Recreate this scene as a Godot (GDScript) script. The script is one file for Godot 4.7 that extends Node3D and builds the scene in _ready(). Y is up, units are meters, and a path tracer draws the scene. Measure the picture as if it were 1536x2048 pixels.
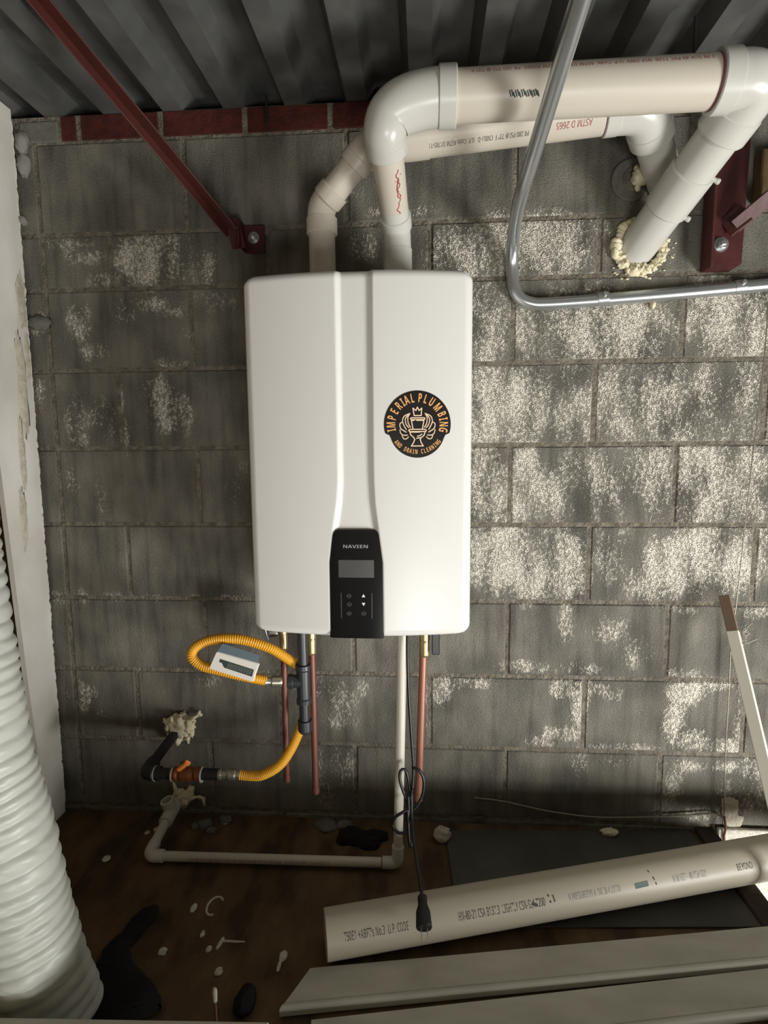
extends Node3D
# A tankless water heater on a concrete block wall above a dusty wooden platform.
# x right, y up, z towards the room; the block wall's face is z = 0 and the platform's top is y = 0.

var rng := RandomNumberGenerator.new()
var taken := {}
var M := {}
const WX0 := -0.65
const WY1 := 1.95
const WW := 2.4
const WH := 2.2
# the water heater's front cover
const HCX := 0.462
const HHW := 0.228
const HYB := 0.643
const HYT := 1.370

class Geo:
	var v := PackedVector3Array()
	var n := PackedVector3Array()
	var uv := PackedVector2Array()
	var idx := PackedInt32Array()
	func add(p: Vector3, nn: Vector3, t := Vector2.ZERO) -> int:
		v.append(p); n.append(nn); uv.append(t)
		return v.size() - 1
	func tri(a: int, b: int, c: int) -> void:
		idx.append(a); idx.append(b); idx.append(c)
	# a flat convex polygon, wound clockwise as seen from «out»
	func poly(pts: Array, out: Vector3) -> void:
		var nn: Vector3 = (pts[1] - pts[0]).cross(pts[2] - pts[0]).normalized()
		var ccw := nn.dot(out) > 0.0
		if not ccw:
			nn = -nn
		var first := v.size()
		for p in pts:
			add(p, nn, Vector2(p.x, p.y))
		for k in range(1, pts.size() - 1):
			if ccw:
				tri(first, first + k + 1, first + k)
			else:
				tri(first, first + k, first + k + 1)
	func box(c: Vector3, s: Vector3, ch := 0.0, b := Basis.IDENTITY) -> void:
		var h := s * 0.5
		ch = minf(ch, minf(h.x, minf(h.y, h.z)) * 0.9)
		var ax := [b.x, b.y, b.z]
		var hh := [h.x, h.y, h.z]
		var at := func(sg: Array, flush: int) -> Vector3:
			var p := c
			for k in 3:
				p += ax[k] * (sg[k] * (hh[k] - (0.0 if k == flush else ch)))
			return p
		for k in 3:
			var k1 := (k + 1) % 3
			var k2 := (k + 2) % 3
			for s0 in [-1, 1]:
				var ring := []
				for q in [[-1, -1], [1, -1], [1, 1], [-1, 1]]:
					var sg := [0, 0, 0]
					sg[k] = s0; sg[k1] = q[0]; sg[k2] = q[1]
					ring.append(at.call(sg, k))
				poly(ring, ax[k] * s0)
			if ch <= 0.0:
				continue
			for s1 in [-1, 1]:
				for s2 in [-1, 1]:
					var lo := [0, 0, 0]
					lo[k] = -1; lo[k1] = s1; lo[k2] = s2
					var hi := lo.duplicate()
					hi[k] = 1
					poly([at.call(lo, k1), at.call(hi, k1), at.call(hi, k2), at.call(lo, k2)], ax[k1] * s1 + ax[k2] * s2)
		if ch > 0.0:
			for a in [-1, 1]:
				for d in [-1, 1]:
					for e in [-1, 1]:
						var g := [a, d, e]
						poly([at.call(g, 0), at.call(g, 1), at.call(g, 2)], ax[0] * a + ax[1] * d + ax[2] * e)
	# a tube along pts; rad is one radius per point
	func sweep(pts: PackedVector3Array, rad: PackedFloat32Array, sides := 24, cap := true, twist := 0.0) -> void:
		var m := pts.size()
		var tan: Array[Vector3] = []
		for k in m:
			tan.append((pts[mini(k + 1, m - 1)] - pts[maxi(k - 1, 0)]).normalized())
		var side := tan[0].cross(Vector3.UP if absf(tan[0].y) < 0.9 else Vector3.RIGHT).normalized()
		var first := v.size()
		var far := 0.0
		for k in m:
			side = (side - tan[k] * side.dot(tan[k])).normalized()
			var up := tan[k].cross(side)
			if k:
				far += pts[k].distance_to(pts[k - 1])
			var slope := 0.0
			var ds := pts[mini(k + 1, m - 1)].distance_to(pts[maxi(k - 1, 0)])
			if ds > 0.0:
				slope = (rad[mini(k + 1, m - 1)] - rad[maxi(k - 1, 0)]) / ds
			for j in sides + 1:
				var th := TAU * j / sides + twist * far
				var d := side * cos(th) + up * sin(th)
				add(pts[k] + d * rad[k], (d - tan[k] * slope).normalized(), Vector2(float(j) / sides, far))
		for k in m - 1:
			for j in sides:
				var a := first + k * (sides + 1) + j
				var c := a + sides + 1
				tri(a, c, a + 1)
				tri(a + 1, c, c + 1)
		if cap:
			for e in [0, m - 1]:
				var ring := []
				for j in sides:
					ring.append(v[first + e * (sides + 1) + j])
				poly(ring, -tan[0] if e == 0 else tan[m - 1])
	# a turned shape: profile points (distance from a towards b, radius), every edge crisp
	func turned(a: Vector3, b: Vector3, prof: Array, sides := 28) -> void:
		var t := (b - a).normalized()
		var s := t.cross(Vector3.UP if absf(t.y) < 0.9 else Vector3.RIGHT).normalized()
		var u := t.cross(s)
		for k in prof.size() - 1:
			var p: Vector2 = prof[k]
			var q: Vector2 = prof[k + 1]
			if p.distance_to(q) < 1e-6:
				continue
			var first := v.size()
			var nr := q.x - p.x
			var nt := p.y - q.y
			for j in sides + 1:
				var th := TAU * j / sides
				var d := s * cos(th) + u * sin(th)
				var nn := (d * nr + t * nt).normalized()
				add(a + t * p.x + d * p.y, nn, Vector2(float(j) / sides, p.x))
				add(a + t * q.x + d * q.y, nn, Vector2(float(j) / sides, q.x))
			for j in sides:
				var i0 := first + j * 2
				tri(i0, i0 + 1, i0 + 2)
				tri(i0 + 2, i0 + 1, i0 + 3)
	# a lump: a ball pushed in and out by noise
	func lump(c: Vector3, r: Vector3, rough: float, noise: FastNoiseLite, rings := 12, sides := 18, b := Basis.IDENTITY) -> void:
		var first := v.size()
		for k in rings + 1:
			var ph := PI * k / rings
			for j in sides + 1:
				var th := TAU * (j % sides) / sides
				var d := Vector3(sin(ph) * cos(th), cos(ph), sin(ph) * sin(th))
				var w := 1.0 + rough * noise.get_noise_3dv(c * 97.0 + d * 2.2) + 0.45 * rough * noise.get_noise_3dv(c * 55.0 + d * 6.0)
				add(c + b * (d * r * w), b * (d / r).normalized(), Vector2(float(j) / sides, float(k) / rings))
		for k in rings:
			for j in sides:
				var a := first + k * (sides + 1) + j
				var e := a + sides + 1
				tri(a, a + 1, e)
				tri(a + 1, e + 1, e)
	func mesh(smooth := false) -> ArrayMesh:
		var arr := []
		arr.resize(Mesh.ARRAY_MAX)
		arr[Mesh.ARRAY_VERTEX] = v
		arr[Mesh.ARRAY_NORMAL] = n
		arr[Mesh.ARRAY_TEX_UV] = uv
		arr[Mesh.ARRAY_INDEX] = idx
		var m := ArrayMesh.new()
		m.add_surface_from_arrays(Mesh.PRIMITIVE_TRIANGLES, arr)
		if smooth:
			var st := SurfaceTool.new()
			st.create_from(m, 0)
			st.generate_normals()
			m = st.commit()
		return m


# ---------------------------------------------------------------- naming and adding

func numbered(called: String) -> String:
	var k: int = taken.get(called, -1) + 1
	taken[called] = k
	return called if k == 0 else "%s_%03d" % [called, k]


func where(o: Node) -> Vector3:
	var p := Vector3.ZERO
	while o is Node3D and o != self:
		p += o.position
		o = o.get_parent()
	return p


func thing(called: String, label: String, category: String, at := Vector3.ZERO, group := "") -> Node3D:
	var o := Node3D.new()
	o.name = numbered(called)
	add_child(o, true)
	o.position = at
	return tag(o, label, category, group)


func tag(o: Node3D, label: String, category: String, group := "") -> Node3D:
	o.set_meta("label", label)
	o.set_meta("category", category)
	if group:
		o.set_meta("group", group)
	return o


# one mesh, given in the scene's own metres, under a thing or a part
func put(called: String, m: Mesh, mt: Material, parent: Node3D = null) -> MeshInstance3D:
	var o := MeshInstance3D.new()
	o.name = called if parent else numbered(called)
	o.mesh = m
	o.material_override = mt
	o.cast_shadow = GeometryInstance3D.SHADOW_CASTING_SETTING_ON
	if parent:
		parent.add_child(o, true)
		o.position = -where(parent)
	else:
		add_child(o, true)
	return o


func struct(called: String, m: Mesh, mt: Material) -> MeshInstance3D:
	var o := put(called, m, mt)
	o.set_meta("kind", "structure")
	return o


# a thing that is one mesh: its node stands at «at»
func single(called: String, m: Mesh, mt: Material, label: String, category: String, group := "") -> MeshInstance3D:
	var o := put(called, m, mt)
	tag(o, label, category, group)
	return o


# ---------------------------------------------------------------- shapes

func boxed(c: Vector3, s: Vector3, ch := 0.0, b := Basis.IDENTITY) -> ArrayMesh:
	var g := Geo.new()
	g.box(c, s, ch, b)
	return g.mesh()


func curve(keys: Array, step := 0.004) -> PackedVector3Array:
	var out := PackedVector3Array()
	for k in keys.size() - 1:
		var p0: Vector3 = keys[maxi(k - 1, 0)]
		var p1: Vector3 = keys[k]
		var p2: Vector3 = keys[k + 1]
		var p3: Vector3 = keys[mini(k + 2, keys.size() - 1)]
		var n := maxi(2, int(p1.distance_to(p2) / step))
		for i in n:
			var t := float(i) / n
			out.append(0.5 * ((2.0 * p1) + (p2 - p0) * t + (2.0 * p0 - 5.0 * p1 + 4.0 * p2 - p3) * t * t + (3.0 * p1 - p0 - 3.0 * p2 + p3) * t * t * t))
	out.append(keys[keys.size() - 1])
	return out


# a polyline whose corners are rounded with a radius
func rounded(keys: Array, radius: float, seg := 10) -> PackedVector3Array:
	var out := PackedVector3Array()
	out.append(keys[0])
	for k in range(1, keys.size() - 1):
		var p: Vector3 = keys[k]
		var a: Vector3 = (keys[k - 1] - p)
		var b: Vector3 = (keys[k + 1] - p)
		var r := minf(radius, minf(a.length(), b.length()) * 0.49)
		var pa := p + a.normalized() * r
		var pb := p + b.normalized() * r
		for i in seg + 1:
			var t := float(i) / seg
			out.append(pa.lerp(p, t).lerp(p.lerp(pb, t), t))
	out.append(keys[keys.size() - 1])
	return out


func even(pts: PackedVector3Array, r: float) -> PackedFloat32Array:
	var out := PackedFloat32Array()
	out.resize(pts.size())
	out.fill(r)
	return out


func tube(pts: PackedVector3Array, r: float, sides := 24) -> ArrayMesh:
	var g := Geo.new()
	g.sweep(pts, even(pts, r), sides)
	return g.mesh()


func rod(a: Vector3, b: Vector3, r: float, sides := 24) -> ArrayMesh:
	return tube(PackedVector3Array([a, b]), r, sides)


func turn(a: Vector3, b: Vector3, prof: Array, sides := 28) -> ArrayMesh:
	var g := Geo.new()
	g.turned(a, b, prof, sides)
	return g.mesh()


# a hub: a short sleeve with softened rims, from a to b
func sleeve(a: Vector3, b: Vector3, r: float, lip := 0.002, sides := 36) -> ArrayMesh:
	var l := a.distance_to(b)
	return turn(a, b, [Vector2(0, 0), Vector2(0, r - lip), Vector2(lip, r), Vector2(l - lip, r), Vector2(l, r - lip), Vector2(l, 0)], sides)


func hexnut(a: Vector3, b: Vector3, r: float) -> ArrayMesh:
	var l := a.distance_to(b)
	return turn(a, b, [Vector2(0, 0), Vector2(0, r * 0.88), Vector2(l * 0.15, r), Vector2(l * 0.85, r), Vector2(l, r * 0.88), Vector2(l, 0)], 6)


# flat lettering, each vertex laid out by «lay» (x along the line, y up, in metres)
func letters(g: Geo, text: String, high: float, lay: Callable, squeeze := 1.0, heavy := false, mono := false) -> void:
	var f := SystemFont.new()
	f.font_names = PackedStringArray(["Droid Sans Mono" if mono else "Droid Sans"])
	f.font_weight = 700 if heavy else 400
	var t := TextMesh.new()
	t.font = f
	t.text = text
	t.font_size = 64
	t.depth = 0.0
	t.curve_step = 1.0
	t.width = 4000.0
	t.pixel_size = high / 46.0
	var arr := t.get_mesh_arrays()
	if arr.is_empty() or arr[Mesh.ARRAY_VERTEX] == null:
		return
	var vs: PackedVector3Array = arr[Mesh.ARRAY_VERTEX]
	var ix: PackedInt32Array = arr[Mesh.ARRAY_INDEX] if arr[Mesh.ARRAY_INDEX] != null else PackedInt32Array(range(vs.size()))
	for k in range(0, ix.size() - 2, 3):
		var p := [Vector3.ZERO, Vector3.ZERO, Vector3.ZERO]
		for j in 3:
			var q := vs[ix[k + j]]
			p[j] = lay.call(q.x * squeeze, q.y)
		var nn: Vector3 = (p[2] - p[0]).cross(p[1] - p[0]).normalized()
		var i0 := g.add(p[0], nn)
		g.add(p[1], nn); g.add(p[2], nn)
		g.tri(i0, i0 + 1, i0 + 2)


# a print laid round a pipe from a to b; «phi» turns it round the axis, «along» starts it
func pipe_print(text: String, a: Vector3, b: Vector3, r: float, high: float, toward: Vector3, along: float, squeeze := 1.0, flip := false) -> ArrayMesh:
	var t := (b - a).normalized()
	var out := (toward - t * toward.dot(t)).normalized()
	var up := out.cross(t)
	if flip:
		t = -t; up = -up
	var g := Geo.new()
	var mid := a + (b - a).normalized() * along
	letters(g, text, high, func(x: float, y: float) -> Vector3:
		var th := y / r
		return mid + t * x + (out * cos(th) + up * sin(th)) * (r + 0.0004), squeeze)
	return g.mesh()


# a brush stroke as a flat ribbon; lay turns (u, v) into a point
func stroke(g: Geo, pts: Array, w: float, lay: Callable) -> void:
	for k in pts.size() - 1:
		var a: Vector2 = pts[k]
		var b: Vector2 = pts[k + 1]
		var d := (b - a).normalized() * w * 0.5
		var s := Vector2(-d.y, d.x)
		a -= d * 0.8
		b += d * 0.8
		var q := [lay.call(a.x + s.x, a.y + s.y), lay.call(b.x + s.x, b.y + s.y), lay.call(b.x - s.x, b.y - s.y), lay.call(a.x - s.x, a.y - s.y)]
		g.poly(q, Vector3(0, 0, 1))


func bend2(pts: Array, per := 6) -> Array:
	var out := []
	for k in pts.size() - 1:
		var p0: Vector2 = pts[maxi(k - 1, 0)]
		var p1: Vector2 = pts[k]
		var p2: Vector2 = pts[k + 1]
		var p3: Vector2 = pts[mini(k + 2, pts.size() - 1)]
		for i in per:
			var t := float(i) / per
			out.append(0.5 * ((2.0 * p1) + (p2 - p0) * t + (2.0 * p0 - 5.0 * p1 + 4.0 * p2 - p3) * t * t + (3.0 * p1 - p0 - 3.0 * p2 + p3) * t * t * t))
	out.append(pts[pts.size() - 1])
	return out


func noisy(freq: float, octaves := 3, sd := 1) -> FastNoiseLite:
	var f := FastNoiseLite.new()
	f.noise_type = FastNoiseLite.TYPE_SIMPLEX_SMOOTH
	f.frequency = freq
	f.fractal_octaves = octaves
	f.seed = sd
	return f


# ---------------------------------------------------------------- materials

func paint(c: Color, rough := 0.6, metal := 0.0) -> StandardMaterial3D:
	var m := StandardMaterial3D.new()
	m.albedo_color = c
	m.roughness = rough
	m.metallic = metal
	return m


# colour that wanders between dark and light on a triplanar noise
func mottled(dark: Color, light: Color, freq: float, scale: Vector3, rough := 0.8, bump := 0.0, sd := 3, mid := 0.5) -> StandardMaterial3D:
	var m := paint(Color.WHITE, rough)
	var ramp := Gradient.new()
	ramp.offsets = PackedFloat32Array([0.18, mid, 0.85])
	ramp.colors = PackedColorArray([dark, dark.lerp(light, 0.55), light])
	var t := NoiseTexture2D.new()
	t.width = 512; t.height = 512
	t.seamless = true
	t.noise = noisy(freq, 5, sd)
	t.color_ramp = ramp
	m.albedo_texture = t
	m.uv1_triplanar = true
	m.uv1_world_triplanar = true
	m.uv1_scale = scale
	if bump > 0.0:
		var b := NoiseTexture2D.new()
		b.width = 512; b.height = 512
		b.seamless = true
		b.noise = noisy(freq * 3.0, 4, sd + 9)
		b.as_normal_map = true
		b.bump_strength = 6.0
		m.normal_enabled = true
		m.normal_texture = b
		m.normal_scale = bump
	return m


func srgb(r: int, g: int, b: int) -> Color:
	return Color(r / 255.0, g / 255.0, b / 255.0)



func _ready() -> void:
	rng.seed = 20240
	var cam := Camera3D.new()
	cam.name = "camera"
	cam.fov = 83.37
	cam.near = 0.02
	cam.far = 50.0
	cam.transform = Transform3D(Basis.from_euler(Vector3(-0.1173, 0.0698, -0.0085)), Vector3(0.5945, 1.0366, 1.4808))
	add_child(cam)
	cam.current = true
	var env := Environment.new()
	env.background_mode = Environment.BG_COLOR
	env.background_color = Color(0.02, 0.02, 0.02)
	env.tonemap_mode = Environment.TONE_MAPPER_LINEAR
	env.tonemap_exposure = 1.0
	env.sdfgi_enabled = true
	env.ssao_enabled = true
	env.ssil_enabled = true
	var we := WorldEnvironment.new()
	we.name = "environment"
	we.environment = env
	add_child(we)
	materials()
	lamp(Vector3(3.0, -0.26, 1.75), Vector3(0.6, 0.9, 0.1), Vector2(0.7, 0.9), 10.0, 1.0, "large unseen lamp out of view at lower right, placed to light the wall and heater")  # unseen source, placed to light everything from the lower right
	lamp(Vector3(1.3, -0.35, 3.1), Vector3(0.4, 0.9, 0.0), Vector2(1.0, 0.6), 3.4, 0.5, "wide unseen lamp out of view below and behind the camera, placed to brighten the heater front and left wall")  # unseen source, placed to brighten the front and the left side
	setting()
	heater()
	vents()
	steel()
	plumbing()
	clutter()


# the block wall's look: grey concrete with white salts grown on it where water came through
func wall_maps() -> void:
	var w := 2048
	var h := 1877
	var salts := [0.821,1.514,0.183,0.067,0.85, 0.767,1.539,0.073,0.037,0.50, 0.958,1.498,0.073,0.049,0.35, 0.664,1.519,0.043,0.061,0.50,
	0.764,1.339,0.049,0.098,0.70, 0.740,1.279,0.037,0.061,0.50, 0.843,1.313,0.043,0.073,0.65, 1.011,1.345,0.159,0.061,0.95,
	1.061,1.273,0.098,0.049,0.80, 1.001,1.274,0.073,0.061,0.60, 0.891,1.360,0.073,0.037,0.35, 0.929,1.264,0.061,0.037,0.30,
	1.316,1.350,0.110,0.073,0.95, 1.355,1.279,0.085,0.043,0.70, 1.271,1.316,0.061,0.061,0.55, 0.791,1.156,0.085,0.085,0.95,
	0.748,1.083,0.073,0.055,0.85, 0.859,1.131,0.061,0.073,0.50, 0.920,1.142,0.073,0.073,0.35, 0.971,1.080,0.049,0.043,0.50,
	1.065,1.177,0.073,0.055,0.75, 1.102,1.140,0.134,0.085,0.70, 1.185,1.163,0.073,0.073,0.55, 1.153,1.066,0.098,0.049,0.50,
	1.328,1.149,0.110,0.073,0.45, 1.368,1.064,0.085,0.049,0.40, 0.756,0.944,0.046,0.098,0.95, 0.844,0.943,0.037,0.110,0.80,
	0.914,0.905,0.085,0.073,0.40, 1.024,0.943,0.098,0.085,0.35, 1.157,0.980,0.055,0.073,0.60, 1.184,0.917,0.037,0.073,0.70,
	1.278,0.966,0.061,0.073,0.85, 1.343,0.891,0.098,0.061,0.75, 1.374,0.966,0.073,0.061,0.55, 1.259,0.879,0.037,0.061,0.60,
	0.791,0.750,0.091,0.085,1.10, 0.868,0.724,0.073,0.085,0.90, 0.956,0.750,0.049,0.073,0.60, 0.983,0.679,0.037,0.037,0.80,
	0.752,0.789,0.049,0.037,0.80, 0.917,0.796,0.073,0.030,0.60, 1.218,0.726,0.073,0.085,0.90, 1.290,0.752,0.098,0.085,0.95,
	1.364,0.740,0.073,0.073,0.95, 1.170,0.687,0.061,0.049,0.60, 1.080,0.764,0.049,0.073,0.30, 1.385,0.791,0.061,0.049,0.60,
	0.960,0.579,0.017,0.049,0.50, 1.069,0.560,0.049,0.030,0.40, 1.128,0.501,0.043,0.037,0.40, 0.847,0.455,0.061,0.015,0.60,
	0.990,0.451,0.049,0.015,0.50, 1.260,0.613,0.037,0.012,0.70, 1.257,0.442,0.049,0.015,0.50, 1.420,0.611,0.037,0.017,0.60,
	1.399,0.558,0.024,0.030,0.35, 0.637,0.381,0.043,0.037,0.70, 0.690,0.408,0.073,0.015,0.60, 0.978,0.396,0.043,0.030,0.85,
	0.999,0.348,0.024,0.055,0.80, 0.962,0.270,0.049,0.022,0.85, 0.917,0.248,0.049,0.015,0.60, 1.056,0.397,0.024,0.015,0.50,
	1.088,0.384,0.024,0.018,0.60, 1.126,0.236,0.073,0.012,0.70, 1.272,0.395,0.049,0.030,0.95, 1.333,0.417,0.073,0.015,0.80,
	1.408,0.405,0.024,0.024,0.60, 1.244,0.313,0.030,0.043,0.85, 1.291,0.259,0.049,0.030,0.90, 1.355,0.247,0.061,0.020,0.70,
	1.413,0.331,0.017,0.061,0.75, 0.998,0.187,0.024,0.037,0.45, 1.102,0.197,0.037,0.015,0.30, 1.252,0.145,0.022,0.067,0.60,
	1.320,0.190,0.085,0.015,0.70, 1.447,0.187,0.024,0.037,0.70, 1.427,0.109,0.073,0.037,0.30, 1.302,0.055,0.073,0.015,0.50,
	-0.126,1.501,0.055,0.055,1.00, -0.097,1.543,0.061,0.030,0.70, -0.048,1.493,0.037,0.043,0.60, 0.043,1.490,0.018,0.037,0.70,
	-0.320,1.556,0.061,0.012,0.70, -0.283,1.524,0.049,0.018,0.40, -0.234,1.461,0.037,0.017,0.50, -0.335,1.538,0.024,0.017,0.50,
	-0.165,1.508,0.020,0.061,0.60, 0.012,1.515,0.049,0.049,0.25, -0.301,1.363,0.027,0.043,0.55, -0.173,1.385,0.027,0.037,0.50,
	-0.105,1.402,0.073,0.015,0.50, -0.047,1.382,0.024,0.015,0.60, -0.266,1.287,0.030,0.020,0.50, -0.061,1.251,0.037,0.017,0.35,
	-0.015,1.357,0.017,0.061,0.20, -0.410,1.359,0.030,0.022,0.70, -0.093,1.156,0.034,0.055,0.95, -0.075,1.104,0.027,0.030,0.80,
	-0.034,1.130,0.022,0.049,0.50, -0.118,1.182,0.024,0.037,0.50, -0.204,1.171,0.007,0.049,0.70, -0.193,1.067,0.007,0.037,0.70,
	-0.332,1.133,0.024,0.055,0.50, -0.324,1.055,0.024,0.017,0.50, -0.251,1.113,0.037,0.049,0.30, -0.419,1.174,0.012,0.037,0.50,
	-0.353,0.942,0.015,0.037,0.40, -0.272,0.908,0.017,0.037,0.20, 0.112,0.940,0.043,0.049,0.15, -0.377,0.632,0.049,0.017,0.60,
	-0.234,0.631,0.110,0.010,0.40, -0.010,0.633,0.110,0.007,0.25, -0.369,0.344,0.037,0.037,0.45, -0.315,0.287,0.015,0.017,0.40,
	-0.028,0.398,0.049,0.015,0.40, 0.313,0.388,0.061,0.030,0.45, 0.367,0.347,0.037,0.049,0.35, 0.352,0.289,0.049,0.017,0.40,
	0.597,0.282,0.037,0.024,0.10, 0.335,0.129,0.049,0.073,0.35, 0.391,0.175,0.012,0.073,0.30, 0.422,0.391,0.017,0.024,0.30,
	0.052,1.398,0.049,0.024,0.20, 0.437,1.526,0.037,0.037,0.25, 0.597,1.521,0.015,0.037,0.40, 0.536,1.604,0.073,0.012,0.35,
	0.402,1.667,0.030,0.037,0.35]
	# the salts, coarse, then enlarged
	var fw := 320
	var fh := 293
	var field := PackedFloat32Array()
	field.resize(fw * fh)
	for k in range(0, salts.size(), 5):
		var cx: float = (salts[k] - WX0) / WW * fw
		var cy: float = (WY1 - salts[k + 1]) / WH * fh
		var rx: float = maxf(salts[k + 2] / WW * fw, 1.0)
		var ry: float = maxf(salts[k + 3] / WH * fh, 1.0)
		var s: float = salts[k + 4]
		for y in range(maxi(0, int(cy - ry * 1.5)), mini(fh, int(cy + ry * 1.5) + 2)):
			for x in range(maxi(0, int(cx - rx * 1.5)), mini(fw, int(cx + rx * 1.5) + 2)):
				var d := pow((x - cx) / rx, 2.0) + pow((y - cy) / ry, 2.0)
				if d < 2.2:
					var i := y * fw + x
					field[i] = maxf(field[i], s * clampf(1.25 - d * 0.62, 0.0, 1.0)) + 0.12 * s * clampf(1.0 - d, 0.0, 1.0)
	var fb := PackedByteArray()
	fb.resize(fw * fh)
	for i in field.size():
		fb[i] = int(clampf(field[i], 0.0, 1.4) / 1.4 * 255.0)
	var fim := Image.create_from_data(fw, fh, false, Image.FORMAT_L8, fb)
	fim.resize(w, h, Image.INTERPOLATE_CUBIC)
	var f := fim.get_data()
	var streak := noisy(0.016, 4, 11).get_image(w, 760)
	streak.convert(Image.FORMAT_L8)
	streak.resize(w, h, Image.INTERPOLATE_CUBIC)
	var sa := streak.get_data()
	var spk := noisy(0.10, 4, 5).get_image(w, 1400)
	spk.convert(Image.FORMAT_L8)
	spk.resize(w, h, Image.INTERPOLATE_CUBIC)
	var sb := spk.get_data()
	var runs := noisy(0.03, 3, 33).get_image(w, 150)
	runs.convert(Image.FORMAT_L8)
	runs.resize(w, h, Image.INTERPOLATE_CUBIC)
	var se := runs.get_data()
	var por := noisy(0.33, 2, 8).get_image(w, h)
	por.convert(Image.FORMAT_L8)
	var sc := por.get_data()
	var big := noisy(0.005, 3, 21).get_image(w, h)
	big.convert(Image.FORMAT_L8)
	var sd := big.get_data()
	var rgb := PackedByteArray()
	rgb.resize(w * h * 3)
	var hgt := PackedByteArray()
	hgt.resize(w * h)
	var j := 0
	for i in w * h:
		var b := sb[i] - 128
		var c := sc[i] - 128
		var fv := f[i]
		var e := 0.0
		if fv > 4:
			var wash := clampf((fv + (sa[i] - 128) * 1.05 + b * 0.65 - 46.0) * 0.0038, 0.0, 0.55)
			var fleck := clampf((fv * 0.72 + (sa[i] - 128) * 0.95 + b * 1.45 + c * 1.45 - 122.0) * 0.014, 0.0, 1.0) * clampf(fv / 60.0, 0.0, 1.0)
			if c < -34:
				wash *= 0.55
			e = wash + (1.0 - wash) * fleck * 0.85
		var g := 108.0 + (sd[i] - 128) * 0.16 + c * 0.2 + (sa[i] - 128) * 0.11 + minf(se[i] - 118, 6) * 0.16
		g += (222.0 + c * 0.25 - g) * e
		rgb[j] = int(clampf(g, 0, 255))
		rgb[j + 1] = int(clampf(g * 0.972, 0, 255))
		rgb[j + 2] = int(clampf(g * (0.885 + 0.02 * e), 0, 255))
		j += 3
		hgt[i] = int(clampf(110.0 + c * 0.18 + b * 0.12 + e * (52.0 + b * 0.5 + c * 0.3), 0, 255))
	var ti := Image.create_from_data(w, h, false, Image.FORMAT_RGB8, rgb)
	var ni := Image.create_from_data(w, h, false, Image.FORMAT_L8, hgt)
	ni.bump_map_to_normal_map(7.0)
	var m := paint(Color.WHITE, 0.92)
	m.albedo_texture = ImageTexture.create_from_image(ti)
	m.normal_enabled = true
	m.normal_texture = ImageTexture.create_from_image(ni)
	m.normal_scale = 0.8
	M.block = m


func walluv(g: Geo) -> void:
	for k in g.v.size():
		var p := g.v[k]
		g.uv[k] = Vector2((p.x - WX0) / WW, (WY1 - p.y) / WH)


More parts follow.
